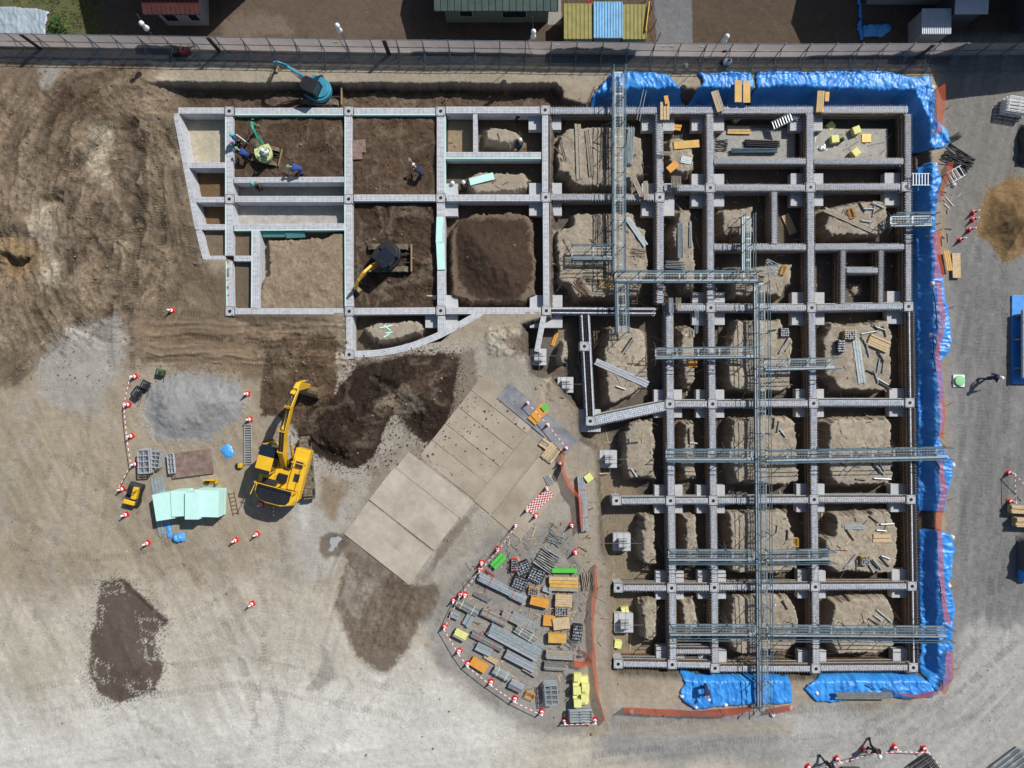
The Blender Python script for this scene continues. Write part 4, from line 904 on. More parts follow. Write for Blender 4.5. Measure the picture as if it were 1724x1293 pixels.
for x,y,l in ((1395,215,'upper left of the slab cell'),(1438,222,'tilted, upper middle of the slab cell'),(1402,237,'left, beside the dark green can'),(1437,259,'lowest in the slab cell'),(1237,202,'beside the striped timber in the pipe cell'),(990,803,'lying at the head of the tall plank stack'),(1051,1025,'above the lowest isolated footing'),(1039,1082,'below the lowest isolated footing')):
    yfoam(x,y,'pale yellow foam block '+l,.95,rnd()-.3,.42)
yfoam(1458,233,'bright yellow flat tray right of the foam blocks',1.1,0,.08,mt='yellow',sx=.68)
# metal baskets, racks
def basket(px,py,l,lx=.95,ly=.8,h=.55,rz=0,mt='steel_dark',fill=True,group='wire baskets'):
    q=on(px,py); t=thing('wire_basket',l,'basket',q,rz,group); m=MB()
    for z in (.08,h*.5,h):
        for a,b in (((-1,-1),(1,-1)),((1,-1),(1,1)),((1,1),(-1,1)),((-1,1),(-1,-1))): m.bar((a[0]*lx/2,a[1]*ly/2,z),(b[0]*lx/2,b[1]*ly/2,z),.02,5)
    for i in range(7):
        x=-lx/2+lx*i/6; m.bar((x,-ly/2,.08),(x,-ly/2,h),.012,4); m.bar((x,ly/2,.08),(x,ly/2,h),.012,4); m.bar((x,-ly/2,.08),(x,ly/2,.08),.012,4)
    m.build('cage',M[mt],t)
    if fill:
        m=MB(); n=0
        for i in range(5):
            for j in range(5):
                mk=MB(); mk.box((-lx/2+lx*(i+.5)/5+(rnd()-.5)*.06,-ly/2+ly*(j+.5)/5,.3+rnd()*.12),(lx/(6+rnd()*3),ly/(8+rnd()*4),.05),rz=(rnd()-.5)*1.3); mk.build('clamp',M['alu' if rnd()<.7 else 'galv'],t)
        m=MB(); m.box((0,0,.18),(lx*.9,ly*.9,.2)); m.build('fittings',M['steel_dark'],t)
    return t
basket(880,954,'wire basket of pale clamps with a red bin on its left, highest of three',.95,.85,rz=.4); basket(903,966,'wire basket of neatly rowed clamps beside the pipe heap',1.0,.9,rz=-.4); basket(875,979,'wire basket of dark fittings, lowest of three',.95,.85,rz=-.35)
basket(971,1062,'grey bin holding a white bag beside the orange boxes',.6,1.1,.5,rz=-.1,group='bins')
basket(898,994,'small orange frame crate with pipe ends above the tilted orange box',.7,.55,.3,rz=-.2,mt='ply_orange',group='crates')
basket(946,1027,'orange crate of grey scrap between the wood stack and tan panel',.95,.55,.35,rz=-.05,mt='ply_orange',group='crates')
basket(892,1169,'small orange trestle frame lying near the lower cones',.65,.4,.3,rz=-.4,mt='ply_orange',fill=False,group='crates')
basket(866,949,'red edged box left of the highest wire basket',.4,.8,.4,rz=0,mt='red',group='bins')
def rack(px,py,l,n=6,lx=1.2,ly=1.6,h=.7,rz=0,mt='alu',dirn=0,group='stacks of scaffold frames'):
    q=on(px,py); t=thing('frame_stack',l,'scaffold frames',q,rz,group)
    for i in range(n):
        m=MB(); z=.08+i*h/n; dx=(rnd()-.5)*.1; dy=(rnd()-.5)*.1
        for sx in(-1,1): m.bar((sx*lx/2+dx,-ly/2+dy,z),(sx*lx/2+dx,ly/2+dy,z),.03,6)
        for k in range(5): m.bar((-lx/2+dx,-ly/2+ly*k/4+dy,z),(lx/2+dx,-ly/2+ly*k/4+dy,z),.022 if k%4 else .03,5)
        m.bar((dx,-ly/2+dy,z+.01),(dx,ly/2+dy,z+.01),.018,5)
        m.build('frame',M[mt],t)
    return t
rack(927,1162,'grey steel frames stacked on edge between the cones and the yellow foam',7,.85,1.35,.9,rz=.08,mt='galv')
rack(976,1199,'pale steel frames lying by the bottom right of the yard behind a striped bar',7,1.5,.75,.7,rz=.03,mt='galv')
rack(252,775,'aluminium frames stacked left of the rusty plate',8,.75,1.6,.9,rz=.05,mt='alu'); rack(268,772,'narrow aluminium planks piled against the left frame stack',6,.6,1.1,.6,rz=-.12,mt='alu')
rack(1703,184,'bright white frames stacked on the gravel at the right edge',9,1.6,.95,.9,rz=-.15,mt='white')
# rusty plate and what lies on it
q=on(324,780); m=MB(); m.box((0,0,.14),(2.9,1.75,.10)); m.box((-1.0,0,.045),(.2,1.6,.09)); m.box((1.0,0,.045),(.2,1.6,.09)); o=m.build('rusty_plate',M['rust_plate'],None,bevel=.01); o.location=q; o.rotation_euler=(0,0,.13); tag(o,'rust brown steel plate raised on blocks beside the aluminium frames','steel plate')
rack(293,779,'short aluminium frames lying on the left end of the rusty plate',3,.42,1.35,.25,rz=.1,mt='alu').location.z+=.2
# mint insulation
t=stack('insulation_stack','large stacks of mint green foam boards in four piles','stack',318,851,20,20,0,1,1,['foam_mint'],skids=False); 
for ch in list(t.children): bpy.data.objects.remove(ch)
t['label']='four mint green foam board piles pushed together near the yellow excavator'
q0=t.location
for cx,cy,L_,w_,a,h in ((275,853,32,44,.16,1.15),(300,848,25,42,.05,1.25),(323,852,23,44,.0,1.5),(348,848,40,44,-.03,1.25)):
    p=P(cx,cy,h)
    for j in range(5):
        m=MB(); dx=(rnd()-.5)*.03; m.box((p.x-q0.x+dx,p.y-q0.y,h*(j+.5)/5-q0.z),(L_*S*.98,w_*S,h/5*.97),rz=a); m.build('foam_pile' if j==4 else 'foam_layer',M['foam_mint'],t,bevel=.01)
stack('board_stack','grey steel decks sticking out below the mint foam piles','bundle',272,852,98,22,82,4,2,['galv'],skids=False,th=.05)
def lump(name,label,cat,px,py,lx,ly,h,mt,rz=0,seed=1,group=None,parts=None,n=22,z=0):
    q=on(px,py); m=MB(); vs=[]
    for j in range(n+1):
        for i in range(n+1):
            u=i/n*2-1; v=j/n*2-1; r=(abs(u)**3+abs(v)**3)**(1/3); hh=h*max(0,1-r**2.5)**.6; nz=float(fbm(np.array(u*3+seed),np.array(v*3-seed),3,seed))-.5
            k=1+nz*.35*(r>.6); vs.append((u*lx/2*k,v*ly/2*k,hh*(1+nz*.7)+.01))
    m.add(vs,[(j*(n+1)+i,j*(n+1)+i+1,(j+1)*(n+1)+i+1,(j+1)*(n+1)+i) for j in range(n) for i in range(n)])
    o=m.build(name,M[mt],None,smooth=True); o.location=(q.x,q.y,q.z+z); o.rotation_euler=(0,0,rz); tag(o,label,cat,group); return o
lump('folded_tarp','small blue tarp folded flat near the ladder ramp','tarp',383,760,.75,.95,.10,'tarp_light',.45,3)
lump('folded_tarp','crumpled blue tarp heap below the mint foam piles','tarp',302,905,.85,.65,.35,'tarp_light',.1,4)
lump('folded_tarp','narrow crumpled blue tarp on the grey decks','tarp',285,893,.35,1.1,.15,'tarp_light',.1,6)
# ladders and ramps
def ladder(label,a,b,wd=.42,z0=.05,z1=None,mt='alu',nr=None,r=.03,solid=False,absz=False,cat='ladder',name='ladder'):
    A=on(a[0],a[1],z0); B_=on(b[0],b[1],z0 if z1 is None else z1)
    if absz: A=P(a[0],a[1],z0); B_=P(b[0],b[1],z0 if z1 is None else z1)
    t=thing(name,label,cat,(A+B_)/2); d=(B_-A); L=d.length; d.normalize(); nn=d.cross(Vector((0,0,1))).normalized()
    for s_ in(-1,1):
        m=MB(); m.obox(A+nn*s_*wd/2,B_+nn*s_*wd/2,r*1.3,r*2.2); m.build('side_rail',M[mt],t,world=True)
    n=nr or int(L/.3)
    for i in range(n):
        p=A+d*(i+.5)*L/n; m=MB(); m.obox(p-nn*wd/2,p+nn*wd/2,.06 if solid else .035,.03); m.build('rung',M[mt],t,world=True)
    return t
ladder('wide grey aluminium ramp ladder standing beside the gravel heap',(417,713),(418,783),.5,.12,nr=17,solid=True,mt='alu')
ladder('thin dark ladder lying on the soil right of the mint foam',(389,828),(397,867),.4,.05,mt='rebar_rust',nr=6,r=.02)
ladder('white ladder laid across the right edge beam onto the tarp',(1535,302),(1565,302),.8,.35,.35,mt='white',nr=6,absz=True,solid=True)
ladder('white steel frame trolley beside the orange net, upper right',(1598,300),(1622,286),.75,.3,mt='white',nr=4,solid=False)
ladder('pale tilted stairs leaning in the pipe cell',(1300,212),(1334,196),.55,-.6,.1,mt='alu',nr=8,absz=True,solid=True)
ladder('dark steel stair flight descending left from the landing',(1472,388),(1500,374),.55,-.6,.5,mt='galv_dark',nr=8,absz=True,solid=True,cat='stairs',name='stair_flight')
lump('white_sheet','white cloth sheet draped on the trolley end of the stairs','sheet',1322,203,1.3,.55,.2,'white',-.2,8,z=.9)
# sandbags on the tarps and elsewhere
for i,(x,y,l) in enumerate(((1382,131,'on the top tarp'),(1455,186,'tiny'),(1569,148,'on the corner of the turning tarp'),(1573,278,'at the head of the long right tarp'),(1571,326,'beside the steel stair'),(1569,478,'on the long tarp by the tan panel'),(1574,518,'on the long tarp, level with the bottom of the inner frame'),(1568,565,'left of the two bags outside the long tarp'),(1595,568,'outside the long tarp, upper of a pair'),(1594,582,'outside the long tarp, lower of a pair'),(1582,688,'pinkish, on the net beside the long tarp'),(1603,783,'at the gravel edge by the upper full arm walkway'),(1602,905,'at the gravel edge below the soil gap'),(1596,986,'on the net near the lower right'),(1598,1095,'below the lowest arm walkway end'),(1374,1166,'on the left end of the bottom right tarp'),(1496,1152,'in the middle of the bottom right tarp'),(1148,1171,'at the left end of the bottom tarp'),(1171,1190,'at the bottom edge of the bottom tarp'),(1221,1186,'near the foot of the long spine walkway'),(1062,1198,'on the long bottom net'),(1300,1203,'at the end of the short net piece'),(1227,183,'beside the two tan panels at the top'),(1155,111,'by the fence above the gap in the tarps'),(1568,222,'on the pink net by the turning tarp'),(1330,1192,'at the right end of the short net piece'),(972,1066,'inside the grey bin'),(1605,312,'under the white trolley'))):
    if l=='tiny': continue
    lump('sandbag','white sandbag '+l,'sandbag',x,y,.36,.3,.2,'bag_white',rnd()*3,i+20,'white sandbags holding things down',n=8)
# ---------------------------------------------------------------- cones and striped bars
def make_cone(label,p):
    t=thing('traffic_cone',label,'cone',p,rnd()*.6,'red and white traffic cones')
    m=MB(); m.box((0,0,.02),(.38,.38,.04)); m.build('cone_base',M['red'],t,bevel=.015)
    m=MB(); m.lathe([(.15,.04),(.125,.2),(.001+.122,.2),(.098,.34),(.095,.34),(.072,.48),(.069,.48),(.035,.66),(.01,.69)],n=14)
    ob=m.build('cone_body',[M['red'],M['white']],t,smooth=True)
    for pl in ob.data.polygons:
        zc=sum(ob.data.vertices[v].co.z for v in pl.vertices)/len(pl.vertices)
        if .2<zc<.34 or .48<zc<.6: pl.material_index=1
    m=MB(); m.lathe([(.055,.655),(.06,.68),(.03,.71)],n=10); m.build('bar_ring',M['white'],t)
    return t
cone0=None
def cone(px,py,label):
    global cone0
    p=on(px,py,0)
    if cone0 is None: cone0=make_cone(label,p); return cone0
    return dup(cone0,label,p,rnd()*1.5)
bar0=None
def bars(a,b,label):
    A=on(*a)+Vector((0,0,.66)); B_=on(*b)+Vector((0,0,.66)); L=(B_-A).length
    t=thing('striped_bar',label,'barrier bar',(A+B_)/2,math.atan2(B_.y-A.y,B_.x-A.x),'red and white bars between the cones'); t.rotation_euler=(0,-math.asin((B_.z-A.z)/L),t.rotation_euler.z)
    m=MB(); n=max(4,int(L/.18))
    for i in range(n): m.bar((-L/2+L*i/n,0,0),(-L/2+L*(i+1)/n,0,0),.026,7,m=i%2)
    m.build('tube',[M['white'],M['red_bar']],t)
    m=MB(); 
    for s_ in (-1,1): m.lathe([(.05,-.02),(.06,0),(.05,.02)],(s_*L/2,0,0),10)
    m.build('end_ring',M['white'],t)
chain={'left of the gravel heap':[(228,634),(217,681),(222,734),(229,781),(207,823)],
 'running down beside the blue grey plate':[(888,678),(922,715),(953,754)],
 'down the left side of the yard':[(868,884),(838,924),(808,958),(775,1000),(749,1054),(773,1095),(788,1116),(827,1147),(867,1175),(912,1197)],
 'below the bottom frames of the yard':[(950,1212),(1001,1211)],
 'across the bottom right':[(1360,1290),(1408,1276),(1454,1262),(1505,1257),(1554,1259)]}
for nm,pts in chain.items():
    for i,(x,y) in enumerate(pts): cone(x,y,'red cone, %s in the barred line %s'%(ORD[i],nm))
    for i in range(len(pts)-1): bars(pts[i],pts[i+1],'striped bar between %s and %s cone %s'%(ORD[i],ORD[i+1],nm))
cone(1697,796,'red cone at the right edge, upper one above the timber packs'); cone(1699,844,'red cone touching the timber packs at the right edge')
bars((1697,796),(1699,844),'upright striped bar above the timber packs'); bars((1697,796),(1730,832),'slanting striped bar above the timber packs'); bars((1554,1259),(1590,1300),'striped bar running off the bottom edge')
for x,y,l in ((213,866,'standing alone below the yellow compactor'),(249,914,'standing alone left of the grey decks'),(417,663,'right of the gravel heap, upper of two'),(421,706,'right of the gravel heap at the ramp ladder'),(440,849,'in the shadow behind the big yellow excavator'),(397,909,'below the thin ladder, left of a pair'),(433,899,'below the excavator, right of a pair'),(290,523,'small and pale, alone on the rutted soil'),(425,1016,'alone between the wet patch and the fan of soil'),(942,779,'under the orange net'),(920,821,'at the upper end of the checkered barriers'),(887,858,'at the lower end of the checkered barriers'),(902,868,'just below the checkered barriers'),(962,884,'left of the foot of the tall plank stack'),(968,929,'alone above the green sheet'),(783,1001,'doubled up beside the yard corner'),(764,1010,'lower left of the doubled cones'),(811,947,'fallen pair by the green panel'),(1638,358,'beside the sand heap, topmost of four'),(1637,370,'beside the sand heap, second of four'),(1632,387,'beside the sand heap, third of four'),(1616,404,'beside the sand heap, lowest of four')): cone(x,y,'red cone '+l)
q=on(461,860); t=thing('striped_post','short red and white post behind the big excavator','post',q); m=MB()
for i in range(6): m.bar((.0,-.35+i*.13,.1),(.03,-.35+(i+1)*.13,.1),.04,7,m=i%2)
m.build('tube',[M['white'],M['red_bar']],t)
# checkered barrier pile
q=on(909,843); t=thing('barrier_pile','pile of red and white checkered folding barriers beside brown plates','barriers',q,R(42))
for i in range(7):
    m=MB(); y=(i-3)*.10; n=14
    for k in range(n): m.box((-1.0+2.0*k/n+.07,y,.12+.03*(i%3)),(2.0/n,.07,.09),m=(k+i)%2)
    m.build('barrier',[M['white'],M['red_bar']],t)
# ---------------------------------------------------------------- scattered pipes and timber on the soil blocks
def stick(name,label,cat,px,py,lpx,ang,r=.045,mt='galv',group='loose pipes and boards on the soil blocks',flat=False,dz=0):
    q=on(px,py); L=lpx*S; m=MB()
    if flat: m.box((0,0,r*.5+.02),(L,r*3.2,r))
    else: m.bar((-L/2,0,r+.02),(L/2,0,r+.02),r,8); m.bar((-L/2-.01,0,r+.02),(-L/2+.03,0,r+.02),r*1.25,8); m.bar((L/2-.03,0,r+.02),(L/2+.01,0,r+.02),r*1.25,8)
    o=m.build(name,M[mt],None); o.location=(q.x,q.y,q.z+dz); o.rotation_euler=(0,0,-R(ang)); tag(o,label,cat,group); return o
SC={'on the block with two long boards':[(1450,348,20,60),(1461,352,16,0),(1470,356,18,100),(1478,355,20,-30),(1477,346,20,25),(1457,373,16,8),(1436,360,14,55),(1466,378,12,-50)],
 'on the block below the inner square frame':[(1470,548,26,40),(1478,552,24,20),(1463,560,28,-10),(1488,558,18,75),(1455,575,20,60),(1460,590,22,75),(1482,600,20,62),(1478,615,22,100),(1486,618,18,95),(1465,626,14,20),(1474,634,22,70),(1484,642,24,30),(1490,650,22,28)],
 'right of the long spine in row three':[(1322,575,18,-60),(1327,584,16,-55),(1315,588,14,-65),(1300,556,12,-8)],
 'on the block under the upper full arm walkway':[(1474,788,22,50),(1481,792,20,50),(1484,786,16,60),(1448,807,16,5),(1485,806,28,3),(1420,792,20,-45)],
 'on the block with the orange tray':[(1470,874,18,38),(1493,882,22,-3),(1483,893,16,5),(1430,900,22,55),(1433,943,24,-55),(1428,948,22,-50),(1470,948,24,45),(1476,950,22,50),(1490,938,14,20),(1488,945,22,48),(1465,955,20,60),(1442,950,14,90)],
 'on the lowest right block':[(1470,1046,20,30),(1487,1036,32,40),(1477,1040,16,35)],
 'on the lowest block beside the long spine':[(1321,1018,16,62)],
 'right of the long spine in row four':[(1302,712,18,95),(1310,718,18,100),(1317,729,16,50)],
 'right of the long spine in row five':[(1325,900,16,90),(1308,890,12,95)],
 'on the triangular soil block':[(1056,580,28,-55),(1060,584,26,-55),(1045,653,16,20)],
 'on the broad block left of the third row':[(1065,745,18,-5),(1067,796,16,55),(1060,742,8,80)],
 'in the narrow block of the fourth row':[(1160,733,24,88),(1167,746,12,5)]}
for nm,L_ in SC.items():
    for i,(x,y,l,a) in enumerate(L_):
        stick('short_pipe','short prop pipe %s, %s from upper left'%(nm,ORD[i]) if len(L_)>1 else 'short grey prop pipe '+nm,'pipe',x,y,l,a,.05,'galv' if i%3 else 'steel_dark')
def cluster(label,px,py,lpx,wpx,ang,n,mt='galv',layers=1,r=.03,spread=.05,flat=False,dz=0,name='pipe_bundle',th=.05):
    if flat: return stack(name,label,'boards',px,py,lpx,wpx,ang,n,layers,[mt] if isinstance(mt,str) else mt,skids=False,th=th,jit=.02,dz=dz,gap=.16)
    return pipes(name,label,'pipes',px,py,lpx,wpx,ang,n,layers,r,mt,spread=spread,dz=dz)
cluster('long pale plank pair upright on the upper left block of the formwork',974,256,92,11,88,2,'wood_old',2,flat=True,name='plank_pair')
cluster('bundle of thin poles right of the pale plank pair',992,258,80,9,84,5,'wood_old',1,.03,.04); cluster('two thin rods left of the pale plank pair',948,252,40,6,78,2,'steel_pipe',1,.02,.03)
cluster('sheaf of grey poles right of the left spine walkway',1060,246,64,12,94,7,'galv',2,.028,.06); cluster('steel mesh mats leaning beneath the left spine walkway',1018,250,76,16,90,6,'steel_dark',1,.02,.06)
cluster('two long rods leaning over the top beam at the left spine',1074,190,54,10,103,2,'galv',1,.025,.03,dz=1.3)
cluster('long pale boards crossing the upper right block diagonally',1431,372,95,9,24,3,'wood_old',1,flat=True,name='plank_pair',dz=.02)
cluster('short timber bundle with dark stripes in the narrow cell',1328,378,36,14,66,4,['wood'],2,flat=True,name='striped_planks')
cluster('sheet of striped planks on the block below the inner frame',1478,578,36,20,24,5,['wood'],3,flat=True,name='striped_planks')
cluster('long green grey board running down the block below the inner frame',1446,610,74,13,82,3,'galv',1,flat=True,name='long_board')
cluster('long white grey boards bridging the triangular block to its left wall',1047,628,98,12,24,3,'alu',1,flat=True,name='long_board')
cluster('grey boards leaning diagonally beside the second left block',1071,390,56,9,56,3,'galv',2,flat=True,name='long_board')
cluster('fan of dark brown sticks on the second left block',979,484,34,16,50,6,'rebar_rust',1,.025,.35); cluster('dark steel mats under the side platform',1003,452,46,44,0,7,'steel_dark',1,.018,.04)
cluster('more dark steel mats standing against the left spine',1012,388,60,24,90,7,'steel_dark',1,.018,.08); cluster('short black bars on the block left of the cross walkway',998,474,24,10,5,3,'steel_dark',1,.025,.5)
cluster('rusty wires scattered beside the diagonal boards',1074,426,26,14,15,5,'rebar_rust',1,.018,.6)
cluster('row of long tubes on the narrow soil block',1145,405,60,10,90,5,'galv',2,.028,.03); cluster('long grey tube beside a white clamp on the narrow soil block',1162,395,46,5,90,2,'alu',1,.04,.05)
cluster('pale bars across the end of the cross walkway',1137,446,34,14,2,5,'galv',1,.022,.04); cluster('upright sticks stacked over the beam at the third row',1122,518,26,8,88,4,'galv',2,.03,.05,dz=1.3); cluster('upright sticks stacked over the beam, right pile',1134,515,20,10,90,4,'wood_old',2,.03,.05,dz=1.3)
cluster('two vertical tubes above the narrow third row block',1164,543,44,8,92,3,'galv',1,.022,.03,dz=1.3)
cluster('bundle of sticks lying over the second row beam, left of the narrow cell',1130,316,20,17,92,7,'wood_old',2,.03,.06,dz=1.3); cluster('slanting boards right of the left spine at the second row',1066,320,44,9,66,3,'wood_old',2,flat=True,dz=1.3,name='long_board'); cluster('two upright boards over the second row beam',1081,330,32,8,88,3,'wood_old',2,flat=True,dz=1.3,name='long_board')
cluster('striped timber bundle in the pipe cell',1243,220,40,14,1,3,['ply_yellow','wood'],3,flat=True,name='striped_planks')
cluster('long dark grey tubes stacked in the pipe cell, upper pile',1282,243,60,12,2,4,'steel_dark',3,.04,.02); cluster('long dark grey tubes stacked in the pipe cell, lower pile',1268,255,80,8,0,3,'galv_dark',3,.04,.02); cluster('old angle bars heaped at the left of the pipe cell',1214,245,22,20,5,6,'steel_dark',2,.025,.5)
cluster('two orange tan panels laid on the top tarp',1247,158,37,28,90,2,'ply_yellow',1,flat=True,name='tan_panels',dz=.35,th=.03)
cluster('tan panel leaning on the gravel beside the right net',1607,447,42,16,88,1,'wood',2,flat=True,name='tan_panels',th=.12,dz=.1); cluster('orange tan boards caught in the right net',1591,440,34,10,80,3,'ply_yellow',1,flat=True,dz=.3,name='tan_panels')
cluster('stack of pale planks crossing the top beam at the first upright beam',1112,200,30,16,90,3,'wood',3,flat=True,name='plank_pile',dz=1.25); cluster('orange offcut on the pale planks at the top beam',1114,183,14,8,80,1,'ply_orange',1,flat=True,name='plank_pile',dz=1.5)
cluster('bundle of rough sticks crossing the top beam at the second upright beam',1199,183,36,13,72,6,['wood','wood_old'],2,flat=True,name='plank_pile',dz=1.25); cluster('bundle of orange tan sticks crossing the top beam left of the slab cell',1367,184,36,12,94,4,['wood','ply_yellow'],2,flat=True,name='plank_pile',dz=1.25); cluster('short orange stick beside the bundle left of the slab cell',1378,176,16,8,94,1,'ply_yellow',1,flat=True,name='plank_pile',dz=1.3)
cluster('broad orange form panel with wires above the small upper block',1155,244,43,15,-5,1,'ply_yellow',2,flat=True,name='form_board'); cluster('orange form panel leaning against the first upright beam',1130,220,26,11,8,2,'ply_orange',1,flat=True,name='form_board',dz=.7); cluster('rust orange panel leaning low beside the first upright beam',1130,284,20,14,-40,1,'ply_orange',1,flat=True,name='form_board',dz=.4)
cluster('small grey offcuts on the small upper block',1155,270,18,12,12,4,'galv',1,flat=True,name='form_board'); cluster('thin sticks tied across the first upright beam',1113,269,22,7,2,4,'wood_old',1,.03,.06,dz=1.3)
cluster('small orange board on the walkway block in row three',1166,612,16,14,0,1,'ply_orange',1,flat=True,name='form_board'); cluster('orange timber edge in the trench beside the slanting beam',934,571,24,7,-72,2,'ply_orange',2,flat=True,name='form_board')
cluster('white grey planks with an orange end on the block with the tray',1484,906,30,15,0,2,['ply_yellow','wood'],2,flat=True,name='plank_pile'); cluster('short grey boards on trestles on the same block as the tray',1438,887,34,8,0,3,'galv',1,flat=True,name='plank_pile')
cluster('grey steel boards half buried in the bottom right tarp',1448,1166,94,12,0,3,'steel_pipe',2,flat=True,name='long_board',dz=.45)
for i,(x,y,l,a) in enumerate(((1568,500,30,80),(1572,535,38,85),(1567,580,34,88),(1575,585,24,75),(1568,610,30,80),(1573,727,14,55),(1576,783,14,60),(1573,790,14,60),(1578,985,18,80),(1584,1005,16,70),(1582,1150,16,90),(1464,1153,14,35),(1560,400,14,10),(1590,402,14,85))):
    stick('weight_bar','dark bar weighing down the right tarps, %s from the top'%ORD[i],'bar',x,y,l,a,.035,'steel_dark',group='bars weighing down the tarps',dz=.25)
for i,(x,y,a) in enumerate(((1594,182,-30),(1603,516,-20),(1601,678,-25),(1603,838,-20),(1606,987,-15),(1607,1124,-15))):
    stick('red_peg','rusty red peg beside the gravel road, %s from the top'%ORD[i],'peg',x,y,10,a,.02,'red_dark',group='red pegs at the gravel edge',dz=.15)
cluster('tangle of black scaffold legs beside the white trolley',1612,268,52,30,28,9,'steel_dark',2,.035,.7); cluster('small heap of poles at the end of the turning tarp',1607,232,20,10,-28,4,'steel_dark',2,.03,.3)
# trays and small tools
basket(1453,942,'orange tray machine on the block with the tray',.62,.6,.3,0,'tray',group='orange trays'); basket(1338,912,'orange tray beside the long spine in the fifth row',.3,.6,.3,0,'tray',fill=False,group='orange trays')
basket(1428,564,'yellow edged tray of tools below the inner square frame',.85,.62,.25,0,'yellow_dirty',group='orange trays'); basket(1413,583,'black tray of fittings under the yellow edged one',.5,.85,.25,0,'steel_dark',group='orange trays'); basket(1018,478,'yellow wire frame on the second left block',.75,.6,.2,-.1,'yellow_dirty',fill=False,group='orange trays')
basket(1318,560,'dark slatted crate on the block right of the long spine',.6,.6,.2,0,'steel_dark',group='orange trays'); basket(1432,360,'orange bent frame at the head of the long boards',.3,.7,.2,.3,'ply_orange',fill=False,group='orange trays'); basket(1318,455,'yellow bent bracket right of the bent pipe heap',.3,.6,.2,-.3,'yellow_dirty',fill=False,group='orange trays')
cluster('heap of pale bent pipes on the right end of the cross walkway',1290,455,26,22,20,9,'alu',2,.02,1.1,dz=.9)
lump('tool_heap','small heap of white bag and tools inside the inner square frame','scrap',1440,488,.9,.9,.25,'wood_old',0,35)
lump('wire_coil','coil of grey wire in the slab cell','coil',1384,250,.6,.4,.15,'alu',.3,36)
q=on(1415,237); m=MB(); m.lathe([(.14,0),(.15,.35),(.1,.42),(.05,.44)],n=12); o=m.build('green_can',M['leaf'],None); o.location=q; tag(o,'dark green can between two foam blocks in the slab cell','can')
for x,y,a,b,l in ((604,247,24,22,'upper brown board at the left of the shovel worker cell'),(601,263,19,12,'lower brown board at the left of the shovel worker cell')):
    q=on(x,y); m=MB(); m.box((0,0,.05),(a*S,b*S,.02)); m.box((0,0,.035),(a*S*.7,.05,.03)); o=m.build('brown_board',M['rust_plate'],None); o.location=(q.x,q.y,q.z+.05); o.rotation_euler=(0,0,.06); tag(o,l,'board')
for x,y,a,b,rz,l,zz in ((740,387,11,43,-.03,'mint foam board lying on the upright beam, upper of two',.07),(742,431,13,46,.05,'mint foam board lying on the upright beam, lower of two',.07)):
    q=P(x,y,zz); m=MB(); m.box((0,0,.025),(a*S,b*S,.05)); o=m.build('foam_board',M['foam_mint'],None); o.location=q; o.rotation_euler=(0,0,rz); tag(o,l,'foam board')
q=on(811,302); m=MB(); m.box((0,0,.1),(42*S,12*S,.06)); o=m.build('foam_board',M['foam_mint'],None); o.location=q; o.rotation_euler=(0,0,.25); tag(o,'mint foam board lying tilted on the pale soil block','foam board')
for x,y,a,rz,l in ((463,394,42,0,'dark teal foam board against the wall, left'),(497,395,32,.05,'dark teal foam board against the wall, right')):
    q=P(x,y,-.3); m=MB(); m.box((0,0,0),(a*S,.45,.05)); o=m.build('foam_board',M['foam_teal'],None); o.location=q; o.rotation_euler=(.6,0,rz); tag(o,l,'foam board')
for i,(x,y,l,a) in enumerate(((650,550,22,-12),(652,552,14,40),(655,560,12,-10),(651,565,12,-30))): stick('foam_offcut','mint foam offcut on the pale block in the curved cell, %s from the top'%ORD[i],'offcut',x,y,l,a,.03,'foam_mint',group='mint offcuts',flat=True)
